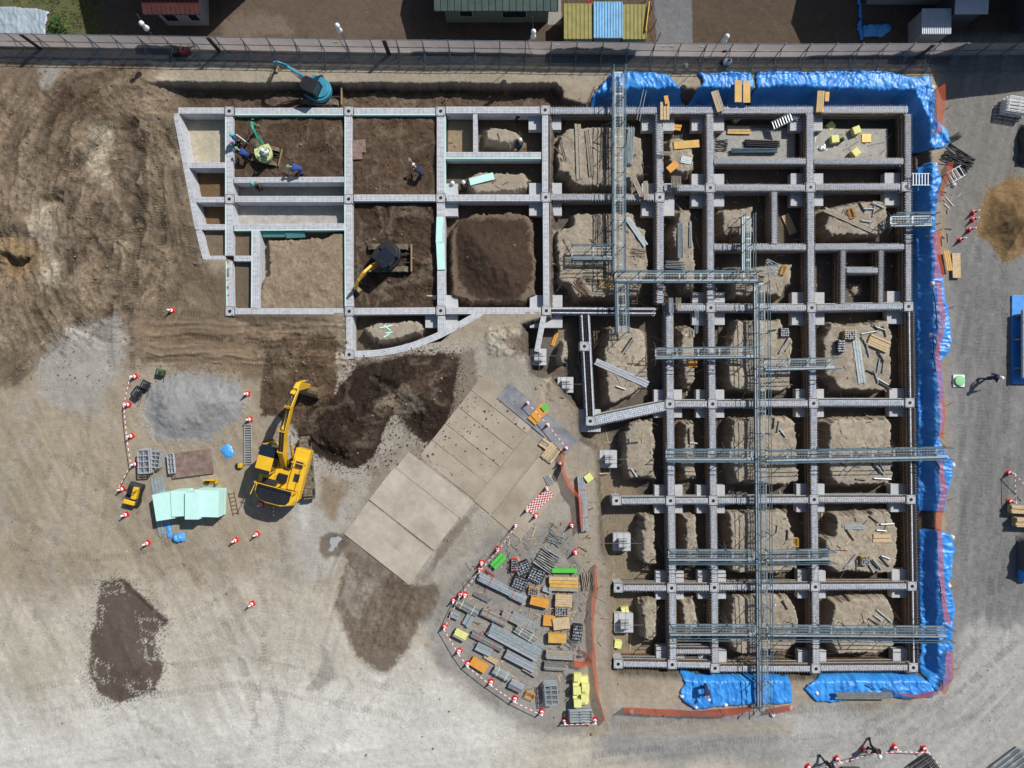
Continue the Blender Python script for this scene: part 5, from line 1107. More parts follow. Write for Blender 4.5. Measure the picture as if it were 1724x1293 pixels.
# ---------------------------------------------------------------- excavators
def excavator(name,label,px,py,z,hd,th,K,pal,reach,mini=True,seat=False,bz=0,tip=None):
    """hd: heading of the house, th: heading of the tracks, degrees anticlockwise from the photo's up"""
    b=P(px,py,z); t=thing(name,label,'excavator',b)
    Rt=Matrix.Rotation(R(th),4,'Z')@Matrix.Scale(K,4); Rh=Matrix.Rotation(R(hd),4,'Z')@Matrix.Scale(K,4)
    body,dark,arm=pal
    for s_ in(-1,1):
        m=MB(Rt); r=.4; prof=[(1.65*math.cos(a)*0+ (1.65 if math.cos(a)>0 else -1.65)+r*math.cos(a), r+r*math.sin(a)) for a in [math.pi/2-i*math.pi/6 for i in range(7)]]
        prof=[(1.65+r*math.cos(a),r+r*math.sin(a)) for a in [R(v) for v in range(90,-91,-30)]]+[(-1.65-r*math.cos(a),r+r*math.sin(a)) for a in [R(v) for v in range(-90,91,30)]]
        m.sprism(prof,s_*1.18-.27,s_*1.18+.27)
        for i in range(20): 
            y=-1.65+3.3*(i+.5)/20; m.box((s_*1.18,y,.82),(.6,.10,.05)); m.box((s_*1.18,y,-.0+.01),(.6,.10,.04))
        for i in range(5):
            for e in (1,-1):
                a=R(-75+i*37); m.box((s_*1.18,e*(1.65+.42*math.cos(a)),.4+.42*math.sin(a)),(.6,.06,.10))
        m.build('track',M['track'],t)
        m=MB(Rt)
        for yy in (-1.65,-.8,0,.8,1.65): 
            for q_ in(-1,1): m.bar((s_*1.18+q_*.27,yy,.4),(s_*1.18+q_*.30,yy,.4),.28 if abs(yy)>1 else .16,12)
        m.build('track_rollers',M['black'],t)
    m=MB(Rt); m.box((0,0,.55),(1.8,1.3,.3)); m.bar((0,0,.6),(0,0,1.05),.6,16)
    if mini:
        for s_ in(-1,1): m.box((s_*.45,-1.6,.45),(.12,1.4,.14))
    m.build('undercarriage',M['steel_dark'],t)
    if mini:
        m=MB(Rt); m.box((0,-2.45,.42),(2.9,.14,.6)); m.box((0,-2.38,.15),(2.9,.2,.08)); m.box((0,-2.5,.74),(2.9,.16,.05)); m.build('dozer_blade',M['bucket'],t,bevel=.02)
    # upper structure
    m=MB(Rh)
    if mini:
        pts=[(-1.25,1.1),(1.2,1.1),(1.35,.2)]+[(1.35*math.cos(a),-.15+1.45*math.sin(a)) for a in [R(-v) for v in range(0,181,15)]]+[(-1.35,.2)]
        m.prism(pts,1.05,1.75); m.build('house',M[body],t,bevel=.05*K)
        m=MB(Rh); m.prism([(p[0]*.8,-.2+(p[1]+.2)*.82) for p in pts if p[1]<.2],1.75,1.95); m.build('engine_cover',M[body],t,bevel=.05*K)
    else:
        m.prism([(-1.38,1.5),(-.42,1.5),(-.42,.2),(.42,.2),(.42,1.75),(1.38,1.75),(1.40,-1.5),(1.15,-1.95),(.5,-2.15),(-.5,-2.15),(-1.15,-1.95),(-1.40,-1.5)],1.05,1.75); m.build('house',M[body],t,bevel=.04)
        m=MB(Rh); m.prism([(-1.36,-1.0),(1.36,-1.0),(1.34,-1.5),(1.1,-1.9),(.5,-2.1),(-.5,-2.1),(-1.1,-1.9),(-1.34,-1.5)],1.75,2.15); m.box((-.85,-.55,1.9),(.95,.7,.3)); m.box((.95,.1,1.85),(.8,2.1,.2)); m.build('counterweight',M[body],t,bevel=.06)
        m=MB(Rh); m.prism([(-1.22,-.92),(1.0,-.92),(1.0,-1.65),(.85,-1.88),(.4,-1.98),(-.5,-1.98),(-1.0,-1.85),(-1.24,-1.5)],2.15,2.23); m.box((-.05,-1.45,2.24),(.3,.35,.06)); m.build('engine_hood',M['black'],t,bevel=.02)
        for i,(x,y,wx,wy) in enumerate(((-.55,-.72,1.0,.32),(.95,.75,.5,.4),(1.0,-.1,.35,.5),(1.15,-1.3,.2,.6))):
            m=MB(Rh)
            for k in range(6): m.box((x-wx/2+wx*(k+.5)/6,y,2.06 if i==0 else 1.98),(wx/9,wy,.03))
            m.box((x,y,2.05 if i==0 else 1.965),(wx,wy,.01)); m.build('grille',M['steel_dark'],t)
        m=MB(Rh)
        for (a,b_) in (((-1.38,-.9,2.15),(-1.38,-1.7,2.6)),((-1.38,-.9,2.55),(1.36,-.9,2.55)),((-1.38,-.9,2.15),(-1.38,-.9,2.55)),((1.36,-.9,2.1),(1.36,-.9,2.55)),((1.36,-.9,2.55),(1.36,.9,2.45)),((1.36,.9,1.95),(1.36,.9,2.45)),((0,-.9,2.15),(0,-.9,2.55)),((.55,.9,2.45),(1.36,.9,2.45)),((.55,.9,1.95),(.55,.9,2.45))): m.bar(a,b_,.025,6)
        m.build('handrail',M['yellow'],t)
        m=MB(Rh); m.box((.1,-.35,1.85),(.6,.5,.3)); m.bar((.3,-.6,1.9),(.3,-.6,2.5),.06,8); 
        for k in range(5): m.bar((.05+.08*k,.2,1.8),(.02+.1*k,.9,2.1),.03,6)
        m.build('hydraulics',M['black'],t)
    # cab or canopy
    if not seat:
        cx,cy,wx,wy,h0,h1=(-.45,.25,1.55,1.75,1.7,3.3) if mini else (-.9,.75,.95,1.75,1.05,2.95)
        m=MB(Rh); 
        for x in(-1,1):
            for y in(-1,1): m.box((cx+x*(wx/2-.05),cy+y*(wy/2-.05),(h0+h1)/2),(.1,.1,h1-h0))
        m.box((cx,cy,h0+.25),(wx,wy,.5)); m.build('cab_frame',M[dark if mini else body],t)
        m=MB(Rh)
        for x in(-1,1): m.box((cx+x*(wx/2-.06),cy,(h0+h1)/2+.2),(.03,wy-.2,h1-h0-.5))
        for y in(-1,1): m.box((cx,cy+y*(wy/2-.06),(h0+h1)/2+.2),(wx-.2,.03,h1-h0-.5))
        m.build('cab_window',M['glass'],t)
        if mini:
            m=MB(Rh); m.prism([(cx-wx/2,cy-wy/2),(cx+wx/2,cy-wy/2),(cx+wx/2,cy+wy/2-.3),(cx+wx/2-.3,cy+wy/2+.1),(cx-wx/2+.3,cy+wy/2+.1),(cx-wx/2,cy+wy/2-.3)],h1,h1+.1); m.build('cab_roof',M[dark],t,bevel=.04)
            m=MB(Rh)
            for k in range(6): m.box((cx-wx*.35+wx*.14*k,cy,h1+.11),(.05,wy*.8,.03))
            m.box((cx,cy+wy*.3,h1+.13),(.5,.3,.05)); m.build('roof_ribs',M['black'],t)
        else:
            m=MB(Rh); m.box((cx,cy-.35,h1+.04),(wx+.04,wy*.6,.09)); m.build('cab_roof',M[body],t,bevel=.03)
            m=MB(Rh); m.box((cx,cy+.52,h1+.03),(wx,wy*.4,.07)); m.build('roof_window',M['glass'],t,bevel=.01)
            m=MB(Rh); m.box((cx,cy-.78,h1+.1),(wx,.25,.05)); m.build('roof_trim',M['black'],t)
    else:
        m=MB(Rh); m.box((0,-.1,1.95),(.8,.7,.35)); m.box((0,-.55,2.3),(.8,.15,.6)); m.build('seat',M['black'],t,bevel=.03)
        m=MB(Rh)
        for s_ in(-1,1): m.bar((s_*.45,.75,1.7),(s_*.35,.6,2.5),.04,6)
        m.build('levers',M['steel_dark'],t)
    # boom, arm, bucket (profile in the y-z plane of the house)
    bx=.0 if not mini else .25
    BO=[(y_*1.0,z_) for y_,z_ in reach['boom']]; wd=.34 if not mini else .26; m=MB(Rh)
    def slab(pts,ths,x0,x1,mb):
        n=len(pts); up=[];dn=[]
        for i,(y,zz) in enumerate(pts):
            a=pts[max(0,i-1)]; c=pts[min(n-1,i+1)]; dy,dz=c[0]-a[0],c[1]-a[1]; L=math.hypot(dy,dz); ny_,nz=-dz/L,dy/L; h=ths[i]/2; up.append((y+ny_*h,zz+nz*h)); dn.append((y-ny_*h,zz-nz*h))
        for i in range(n-1): mb.sprism([up[i],up[i+1],dn[i+1],dn[i]],x0,x1)
    th_=[.45,.6,.62,.5,.3][:len(BO)] if not mini else [.3,.42,.42,.3,.22][:len(BO)]
    slab(BO,th_,bx-wd/2,bx+wd/2,m); m.build('boom',M[arm],t,bevel=.02*K)
    A2=reach['arm']; m=MB(Rh); slab(A2,[.45,.5,.25][:len(A2)] if not mini else [.28,.34,.2][:len(A2)],bx-wd*.42,bx+wd*.42,m); m.build('arm',M[arm],t,bevel=.015*K)
    if not mini:
        for xo in (-.12,-.04,.05,.13):
            m=MB(Rh); m.path([(bx+xo,y_,z_+.36) for y_,z_ in BO],.028,5); m.build('hose',M['black'],t)
        for k_,(y_,z_) in enumerate(BO[1:4]):
            m=MB(Rh); m.box((bx,y_,z_+.33),(.42,.16,.08)); m.build('hose_clamp',M['yellow_dirty'],t)
    for (a,c,nm) in reach['cyl']:
        for s_ in ((-1,1) if nm=='boom_cylinder' else (0,)):
            xo=bx+s_*(wd/2+.1); a3=Vector((xo,a[0],a[1])); c3=Vector((xo,c[0],c[1])); mid=a3.lerp(c3,.6)
            m=MB(Rh); m.bar(a3,mid,.085 if not mini else .07,8); m.build(nm,M[arm],t); m=MB(Rh); m.bar(mid,c3,.045,8); m.build('piston_rod',M['alu'],t)
    by,bzz=reach['bucket']; bw=1.35 if not mini else .8; sg=reach.get('dir',-1); rr=.68 if not mini else .42
    prof=[(by+sg*rr*1.9*math.sin(a)*.55,bzz-rr+rr*1.05*math.cos(a)) for a in [R(v) for v in range(0,201,20)]]
    m=MB(Rh); inner=[(by+(p[0]-by)*.88,bzz-rr+(p[1]-bzz+rr)*.88) for p in prof]
    for i in range(len(prof)-1): m.sprism([prof[i],prof[i+1],inner[i+1],inner[i]],bx-bw/2,bx+bw/2)
    for s_ in(-1,1): m.sprism(prof,bx+s_*bw/2-.025,bx+s_*bw/2+.025)
    for k in range(5): 
        e=prof[-1]; m.box((bx-bw/2+bw*(k+.5)/5,e[0]-sg*.08,e[1]-.02),(.09,.24,.06))
    m.build('bucket',M['bucket'],t)
    m=MB(Rh); e=A2[-1]; m.obox((bx-.12,e[0],e[1]),(bx-.12,by,bzz+.05),.06,.14); m.obox((bx+.12,e[0],e[1]),(bx+.12,by,bzz+.05),.06,.14); m.build('bucket_link',M['steel_dark'],t)
    return t
BIG=dict(boom=[(.5,1.7),(1.5,3.0),(2.9,3.8),(4.4,3.9),(5.6,3.5)],arm=[(5.1,3.95),(5.7,3.4),(5.75,1.3)],cyl=[((1.0,1.4),(2.7,3.35),'boom_cylinder'),((3.0,4.15),(5.1,4.0),'arm_cylinder'),((5.95,3.3),(6.1,1.7),'bucket_cylinder')],bucket=(5.75,1.25))
excavator('large_excavator','large yellow excavator with a dark engine hood digging the dark soil heap',491,789,.02,-15,4.6,1.05,('yellow','black','yellow'),BIG,mini=False)
MI=dict(boom=[(1.2,1.5),(1.9,3.0),(3.2,3.9),(4.3,3.7)],arm=[(4.0,3.95),(4.5,3.5),(5.2,1.7)],cyl=[((1.3,1.6),(2.6,3.3),'boom_cylinder'),((2.9,4.15),(4.0,4.05),'arm_cylinder'),((4.8,3.4),(5.3,2.1),'bucket_cylinder')],bucket=(5.3,1.65))
excavator('mini_excavator','light blue mini excavator with a dark cab in the dug strip along the top',541,159,-.82,66,90,.62,('excav_blue','black','excav_blue'),MI)
MI2=dict(MI); MI2=dict(boom=[(1.2,1.4),(1.9,2.6),(2.9,3.1),(3.9,2.6)],arm=[(3.7,2.85),(4.1,2.5),(4.7,1.0)],cyl=[((1.3,1.5),(2.4,2.6),'boom_cylinder'),((2.7,3.35),(3.7,3.0),'arm_cylinder'),((4.4,2.4),(4.9,1.3),'bucket_cylinder')],bucket=(4.8,.95))
excavator('mini_excavator','black mini excavator with a yellow boom in the dark soil cell',655,436,-.4,139,90,.66,('black','glass','yellow'),MI2)
excavator('mini_excavator','tiny green open mini excavator carrying a seated worker',449,262,-.3,17,78,.43,('lime','black','excav_green'),dict(MI,boom=[(1.2,1.5),(1.7,3.2),(2.8,4.4),(3.8,4.2)],arm=[(3.5,4.4),(4.0,4.0),(4.4,2.0)],bucket=(4.5,1.9)),seat=True)
# ---------------------------------------------------------------- small machines
q=on(231,831); t=thing('plate_compactor','yellow and black ride on compactor between two cones','compactor',q,-.25)
m=MB(); m.box((.18,.18,.55),(.35,.85,.5)); m.box((-.1,-.55,.5),(.8,.3,.4)); m.build('body_cover',M['yellow'],t,bevel=.05)
m=MB(); m.box((0,0,.32),(.95,1.3,.3)); m.box((-.15,.2,.55),(.45,.55,.3)); m.build('engine',M['black'],t,bevel=.03)
for y in (.55,-.45):
    m=MB(); m.bar((-.45,y,.28),(.45,y,.28),.28,20); m.build('drum',M['steel_dark'],t)
m=MB(); m.path([(-.3,.5,.6),(-.3,.3,1.1),(.3,.3,1.1),(.3,.5,.6)],.03,6); m.build('hoop',M['black'],t)
q=on(356,810); t=thing('yellow_tool_box','small yellow open toolbox machine below the rusty plate','machine',q,.0)
m=MB(); m.box((.1,.12,.25),(.85,.1,.35)); m.box((.48,0,.25),(.1,.3,.35)); m.box((.1,0,.1),(.85,.3,.06)); m.build('casing',M['yellow_dirty'],t,bevel=.02); m=MB(); m.bar((-.35,-.05,.15),(-.1,-.05,.15),.12,10); m.build('pump',M['black'],t); m=MB(); m.bar((-.2,-.2,.12),(-.2,.1,.12),.08,8); m.build('motor',M['black'],t)
q=on(407,783); t=thing('yellow_generator','small yellow machine at the foot of the ramp ladder','machine',q); m=MB(); m.box((0,0,.2),(.3,.32,.35)); m.build('casing',M['yellow_dirty'],t,bevel=.03); m=MB(); m.bar((-.2,-.1,.2),(-.2,.15,.2),.13,12); m.build('wheel',M['black'],t)
for px,py,l,sz,rz,c in ((236,661,'black tamping machine beside the line of cones, lower',(.55,.7,.5),-.6,'black'),(249,648,'black tamping machine beside the line of cones, upper',(.5,.5,.45),-.4,'black'),(274,627,'dark green generator near the gravel heap',(.55,.42,.4),-.2,'leaf'),(300,91,'black engine of the pair by the fence',(.55,.4,.5),.2,'black'),(313,89,'magenta red engine of the pair by the fence',(.5,.45,.5),.1,'red_dark'),(1222,108,'white topped box by the fence above the tarp gap',(.5,.3,.5),-.1,'white')):
    q=on(px,py); t=thing('small_machine',l,'machine',q,rz,'small engines'); m=MB(); m.box((0,0,sz[2]/2+.08),sz); m.build('casing',M[c],t,bevel=.05)
    m=MB(); m.bar((-sz[0]/2-.05,-sz[1]/2,.12),(-sz[0]/2-.05,sz[1]/2,.12),.1,10); m.build('roller',M['rubber'],t); m=MB(); m.box((.05,0,sz[2]+.12),(sz[0]*.4,sz[1]*.5,.1)); m.build('motor',M['steel_dark'],t,bevel=.01)
    m=MB(); m.path([(sz[0]/2,-.15,sz[2]*.7),(sz[0]/2+.35,-.15,sz[2]+.35),(sz[0]/2+.35,.15,sz[2]+.35),(sz[0]/2,.15,sz[2]*.7)],.018,6); m.build('handle',M['steel_pipe'],t)
    for i in range(3):
        m=MB(); m.box((-sz[0]*.2+i*sz[0]*.2,0,sz[2]+.09),(.03,sz[1]*.8,.02)); m.build('vent',M['alu'],t)
# gravel road side: manhole lid, timber packs, pipe lorry load, tyres, sheltered corner
q=on(1613,641); t=thing('manhole_cover','round green cap on a white square slab on the gravel road','manhole',q); m=MB(); m.box((0,0,.05),(.8,.85,.12)); m.build('slab',M['white'],t,bevel=.01); m=MB(); m.lathe([(.36,.1),(.37,.2),(.33,.25),(.1,.27),(.01,.27)],n=24); m.build('cap',M['lid_green'],t,smooth=False)
stack('timber_pack','pale square timber pack, upper of two at the right edge','timber',1716,856,46,13,3,5,5,['wood'],th=.1); stack('timber_pack','pale square timber pack, lower of two at the right edge','timber',1722,877,44,15,2,5,6,['wood'],th=.1)
q=on(1722,572); t=thing('pipe_load','load of long grey blue pipes on a blue sheet at the right edge','pipes',q); m=MB(); m.box((0,0,.06),(1.7,6.2,.12)); m.build('sheet_wrap',M['tarp'],t,bevel=.03); m=MB()
for y in (-2,0,1.7): m.box((0,y,.3),(1.4,.12,.4))
m.build('cradle',M['wood_old'],t)
for i in range(6):
    m=MB(); m.bar((-.5+i*.24,-2.7,.68),(-.5+i*.24,2.0,.68),.12,14); m.build('pipe',M['galv'],t)
for y in (-1.2,1.2):
    m=MB(); m.box((.1,y,.82),(1.3,.06,.03)); m.build('strap',M['white'],t)
m=MB(); 
for i in range(7): m.bar((-.2,2.0-i*.22,.84),(-.05,1.9-i*.22,.84),.03,6)
m.build('chain',M['red'],t)
lump('wrapped_load','dark wrapped bale casting a shadow at the right edge','bale',1732,935,1.6,2.6,1.6,'house_dark',0,51); lump('blue_bundle','small blue crumpled bundle at the right edge','tarp',1721,968,.6,1.0,.5,'tarp',0,52); lump('tyre_heap','dark heap with pale edges at the right edge near the top','tyres',1728,245,1.2,2.8,.9,'steel_dark',0,53)
rack(1555,1293,'grey steel frames cut by the bottom edge beside the end of the bar line',5,1.5,1.6,.6,rz=.6,mt='steel_dark'); rack(1700,1285,'lattice steel frames in the lower right corner',5,2.2,1.5,.7,rz=.65,mt='galv')
rack(1430,1300,'frames peeping in at the bottom edge below the walking workers',4,1.2,.8,.5,rz=0,mt='steel_dark')
# puddle
m=MB(); pts=[(552,914),(554,905),(558,901),(565,902),(570,899),(577,901),(581,906),(576,910),(571,915),(569,922),(563,925),(561,932),(555,934),(549,931),(552,926),(556,920)]; q=on(562,915)
pts=[(563+(x-563)*.75,914+(y-914)*.75) for x,y in pts]; m.add([tuple(on(x,y,.035)) for x,y in pts],[tuple(range(len(pts)-1,-1,-1))]); M['puddle']=mat('puddle',(168,170,170),.2,var=.05,spec=1); o=m.build('puddle',M['puddle'],None); tag(o,kind='structure')
# ---------------------------------------------------------------- houses and sheds beyond the fence
def house(name,label,cat,x0,y0,x1,y1,h,rise,ov,roof,wall,ridge='x',rz=0,rib=.0,windows=()):
    A=G(x0,y1); B_=G(x1,y0); cx,cy=(A.x+B_.x)/2,(A.y+B_.y)/2; w_,d_=abs(B_.x-A.x),abs(B_.y-A.y)
    t=thing(name,label,cat,(cx,cy,gw(cx,cy)),rz); m=MB(); m.box((0,0,h/2),(w_,d_,h))
    m.build('wall',M[wall],t)
    W,D=w_/2+ov,d_/2+ov
    def slope(nm,pa,pb,pc,pd):
        m=MB(); up=Vector((0,0,.07)); m.add([pa,pb,pc,pd,pa+up,pb+up,pc+up,pd+up],[(3,2,1,0),(4,5,6,7),(0,1,5,4),(1,2,6,5),(2,3,7,6),(3,0,4,7)])
        if rib:
            n=int((pb-pa).length/rib)
            for i in range(n+1):
                f=i/n; m.obox(pa.lerp(pb,f)+up*1.3,pd.lerp(pc,f)+up*1.3,.05,.05)
        m.build(nm,M[roof],t)
    V=Vector
    if ridge=='x':
        slope('roof',V((-W,-D,h)),V((W,-D,h)),V((W,0,h+rise)),V((-W,0,h+rise))); slope('roof',V((W,D,h)),V((-W,D,h)),V((-W,0,h+rise)),V((W,0,h+rise)))
        m=MB()
        for s_ in(-1,1): m.add([(s_*w_/2,-d_/2,h),(s_*w_/2,d_/2,h),(s_*w_/2,0,h+rise*.9)],[(0,1,2)])
        m.build('gable',M[wall],t); m=MB(); m.bar((-W,-D,h+.02),(W,-D,h+.02),.06,6); m.build('gutter',M['steel_dark'],t)
    elif ridge=='y':
        slope('roof',V((-W,D,h)),V((-W,-D,h)),V((0,-D,h+rise)),V((0,D,h+rise))); slope('roof',V((W,-D,h)),V((W,D,h)),V((0,D,h+rise)),V((0,-D,h+rise)))
        m=MB()
        for s_ in(-1,1): m.add([(-w_/2,s_*d_/2,h),(w_/2,s_*d_/2,h),(0,s_*d_/2,h+rise*.9)],[(0,1,2)])
        m.build('gable',M[wall],t)
    else: slope('roof',V((-W,-D,h)),V((W,-D,h)),V((W,D,h+rise)),V((-W,D,h+rise)))
    for (wx,wz,ww,wh) in windows:
        m=MB(); m.box((wx,-d_/2-.02,wz),(ww+.12,.06,wh+.12)); f=m.build('window',M['alu'],t); m=MB(); m.box((wx,-d_/2-.045,wz),(ww,.04,wh)); g=m.build('pane',M['glass'],f)
    return t
house('red_roof_house','small dark red roofed outbuilding with a grey wall at the top left','building',283,-70,352,43,2.3,.9,.45,'roof_red','house_wall','x',rib=.3,windows=((-.7,1.2,.8,.9),(.9,1.2,.6,.8)))
house('tall_house','tall slate roofed house reaching in shadow behind the red roofed outbuilding','building',253,-220,430,-15,5.3,1.2,.3,'roof_slate','house_wall','x',rib=.4)
house('green_roof_house','long low house with a dull green roof and ribbed grey walls at the top centre','building',752,-110,922,38,2.5,1.1,.55,'roof_green','siding','x',rib=.45,windows=((-2.1,1.5,.85,1.1),(1.2,1.4,1.6,1.2)))
house('annex','high slate roofed annex hidden above the green roofed house','building',770,-260,980,-60,4.2,1.2,.3,'roof_slate','house_wall','x')
house('yellow_shed','shed with a mustard yellow ribbed roof, left of the blue one','shed',948,28,993,84,1.5,.0,.03,'roof_yellow','siding','f',rib=.25)
house('blue_shed','shed with pale blue corrugated roof sheets between the yellow ones','shed',996,27,1040,84,1.62,.02,.03,'roof_blue','siding','f',rib=.18)
house('yellow_shed','shed with a mustard yellow ribbed roof beside the asphalt lane','shed',1043,29,1080,84,1.5,.0,.03,'roof_yellow','siding','f',rib=.25)
house('white_roof_shed','small shed with a white ribbed roof in the shadow at the top right','shed',1528,40,1571,78,1.7,.05,.05,'roof_white','house_wall','f',rib=.12)
house('dark_house','dark house with a pale sloping roof at the top right','building',1458,-150,1640,8,5.0,1.6,.35,'roof_pale','house_wall','x',rib=1.1,windows=((-1.6,1.6,1.5,1.6),(1.6,1.6,1.5,1.6)))
house('pale_annex','low pale roofed annex between the dark houses at the top right','building',1575,-40,1618,50,2.4,.3,.2,'roof_pale','house_dark','f')
house('tall_block','tall dark house cut by the upper right corner, casting the big shadow','building',1690,-200,2050,36,6.3,1.5,.3,'roof_slate','house_dark','x',rz=.12,windows=((-5,1.6,1.2,1.5),(-2,1.6,1.2,1.5)))
for i,(x0,x1,y) in enumerate(((1443,1451,72),)):
    o=tarp('tall narrow blue sheet hanging beside the dark house at the top right',[(1440,-20),(1447,-20),(1453,70),(1446,74)],'v',15,group='blue sheets beyond the fence',amp=1.6)
tarp('crumpled blue sheet on the ground in the shadow beyond the fence',[(1450,44),(1500,42),(1502,56),(1480,66),(1452,66)],'h',16,group='blue sheets beyond the fence',m='tarp_light')
# left corner clear sheet, shrubs, grass
tarp('clear plastic sheet over a bed at the upper left corner',[(-40,8),(60,14),(86,20),(82,34),(78,62),(-40,60)],'h',17,amp=.6,group='plastic sheets',m='plastic_clear',name='plastic_sheet')
def shrub(px,py,r,h,l,n=260,mt='leaf'):
    q=on(px,py); t=thing('shrub',l,'shrub',q,0,'shrubs beyond the fence'); m=MB()
    for i in range(7):
        a=rnd()*6.28; m.bar((0,0,0),(math.cos(a)*r*.6,math.sin(a)*r*.6,h*.7),.02,5,r2=.008)
    m.build('stem',M['bark'],t); m=MB()
    for i in range(n):
        a=rnd()*6.28; rr=r*math.sqrt(rnd())*(.75+.35*math.sin(a*3+px)); z=h*(.25+.75*rnd())*(1-.5*(rr/r)**2); c=Vector((math.cos(a)*rr,math.sin(a)*rr,z)); s_=.07+rnd()*.08
        u=Vector((rnd()-.5,rnd()-.5,(rnd()-.5)*.6)).normalized(); v=u.cross(Vector((rnd()-.5,rnd()-.5,1))).normalized(); m.add([c-u*s_,c+v*s_*.5,c+u*s_,c-v*s_*.5],[(0,1,2,3)])
    m.build('foliage',M[mt],t)
shrub(97,46,.7,.5,'low green bush beside the clear plastic sheet'); shrub(1020,20,.8,.9,'dark green bush behind the blue roofed shed'); shrub(990,14,.4,.6,'reddish bush behind the yellow roofed shed',120,'red_dark')
m=MB()
for i in range(9000):
    x=-60+rnd()*228; y=-70+rnd()*132
    if x<86 and y>6: continue
    if float(vn(np.array(x/14),np.array(y/14),3))<.38: continue
    c=G(x,y); c.z=gw(c.x,c.y); a=rnd()*6.28; h=.05+rnd()*.10; dx,dy=math.cos(a)*.03,math.sin(a)*.03; lx,ly=(rnd()-.5)*.14,(rnd()-.5)*.14
    m.add([(c.x-dx,c.y-dy,c.z),(c.x+dx,c.y+dy,c.z),(c.x+lx,c.y+ly,c.z+h)],[(0,1,2)],m=0 if rnd()<.5 else 1)
dm('grass_green',(104,120,56),.9,var=.35,scale=.7); dm('grass_dry',(142,132,92),.9,var=.3,scale=.7)
tag(m.build('grass',[M['grass_green'],M['grass_dry']]),'green and dry grass patch beyond the fence at the upper left','grass',kind='stuff')
# lane fences and poles by the asphalt lane
q=G(1098,40); t=thing('lane_fence','thin wire fence along the left side of the asphalt lane','fence',q)
for i in range(4):
    p=G(1086+i*7,2+i*22); m=MB(); m.bar(p,p+Vector((0,0,1.1)),.03,6); m.build('post',M['steel_dark'],t,world=True)
for zz in (.4,1.0):
    m=MB(); m.bar(G(1086,2,zz),G(1107,68,zz),.015,5); m.build('wire',M['steel_dark'],t,world=True)
q=G(1082,50); m=MB(); m.box((0,0,.9),(.06,2.0,1.8)); o=m.build('yellow_screen',M['yellow_dirty'],None); o.location=q; o.rotation_euler=(0,0,-.12); tag(o,'narrow yellow panel standing at the lane side of the yellow shed','panel')
# loose stones as one scatter on the rough soil
rs=np.random.RandomState(11); m=MB()
for i in range(2600):
    x=rs.rand()*1724; y=110+rs.rand()*1180
    j=int((y+80)/STEP)+8; k_=int((x+80)/STEP)+8; wgt=rm[min(j,ny-1),min(k_,nx-1)]
    if rs.rand()>.12+.9*wgt: continue
    s_=.025+rs.rand()**3*.10; c=G(x,y); c.z=gw(c.x,c.y)+s_*.25; a=rs.rand()*6.28
    vv=[Vector((math.cos(a+q_*1.57)*s_*(.7+rs.rand()*.5),math.sin(a+q_*1.57)*s_*(.7+rs.rand()*.5),-.3*s_)) for q_ in range(4)]+[Vector((math.cos(a+.8+q_*1.57)*s_*.5,math.sin(a+.8+q_*1.57)*s_*.5,.6*s_)) for q_ in range(4)]
    m.add([c+v for v in vv],[(0,1,4),(1,5,4),(1,2,5),(2,6,5),(2,3,6),(3,7,6),(3,0,7),(0,4,7),(4,5,6,7)])
tag(m.build('rubble',M['rock']),'small stones and clods scattered over the rough soil','rubble',kind='stuff')

m=MB(); rs=np.random.RandomState(21)
def clods(mb,poly,n,s0,s1,zoff=.0,inv=1):
    x0=min(p[0] for p in poly); x1=max(p[0] for p in poly); y0=min(p[1] for p in poly); y1=max(p[1] for p in poly); k=0
    while k<n:
        x=x0+rs.rand()*(x1-x0); y=y0+rs.rand()*(y1-y0)
        if not inside((x,y),poly): continue
        k+=1; s_=s0+rs.rand()**3*(s1-s0); c=G(x,y); c.z=gw(c.x,c.y)+zoff+s_*.2; a=rs.rand()*6.28
        vv=[Vector((math.cos(a+q_*1.57)*s_*(.7+rs.rand()*.5),math.sin(a+q_*1.57)*s_*(.7+rs.rand()*.5),-.3*s_)) for q_ in range(4)]+[Vector((math.cos(a+.8+q_*1.57)*s_*.5,math.sin(a+.8+q_*1.57)*s_*.5,.6*s_)) for q_ in range(4)]
        mb.add([c+v for v in vv],[(0,1,4),(1,5,4),(1,2,5),(2,6,5),(2,3,6),(3,7,6),(3,0,7),(0,4,7),(4,5,6,7)])
clods(m,[(490,560),(780,590),(770,700),(740,770),(640,790),(560,800),(490,730)],1300,.02,.10); clods(m,[(775,366),(888,360),(905,440),(903,495),(758,500)],260,.02,.08); clods(m,[(590,190),(738,190),(738,520),(590,520)],900,.02,.08); clods(m,[(392,190),(584,190),(584,296),(392,296)],500,.02,.08); clods(m,[(700,700),(860,640),(900,700),(800,840),(700,760)],160,.02,.09,.05); clods(m,TR,600,.02,.08)
dm('dark_clod',(74,58,46),.95,var=.3,scale=3); tag(m.build('soil_clods',M['dark_clod']),'dark crumbled soil clods over the heaps and cells','soil',kind='stuff')
m=MB(); clods(m,[(0,110),(230,110),(300,200),(380,530),(560,640),(0,660)],1800,.015,.10); clods(m,[(1650,330),(1724,310),(1724,430),(1690,440)],30,.02,.05)
for p in ISL[3:]: clods(m,p,24,.02,.06)
dm('pale_clod',(128,112,92),.95,var=.3,scale=3); tag(m.build('soil_clods',M['pale_clod']),'pale brown soil clods over the rutted ground and soil blocks','soil',kind='stuff')
m=MB(); clods(m,GP,1600,.015,.035); dm('gravel_stone',(150,150,150),.9,var=.3,scale=5); tag(m.build('gravel',M['gravel_stone']),'grey crushed stones on the gravel heap left of the yellow excavator','gravel',kind='stuff')

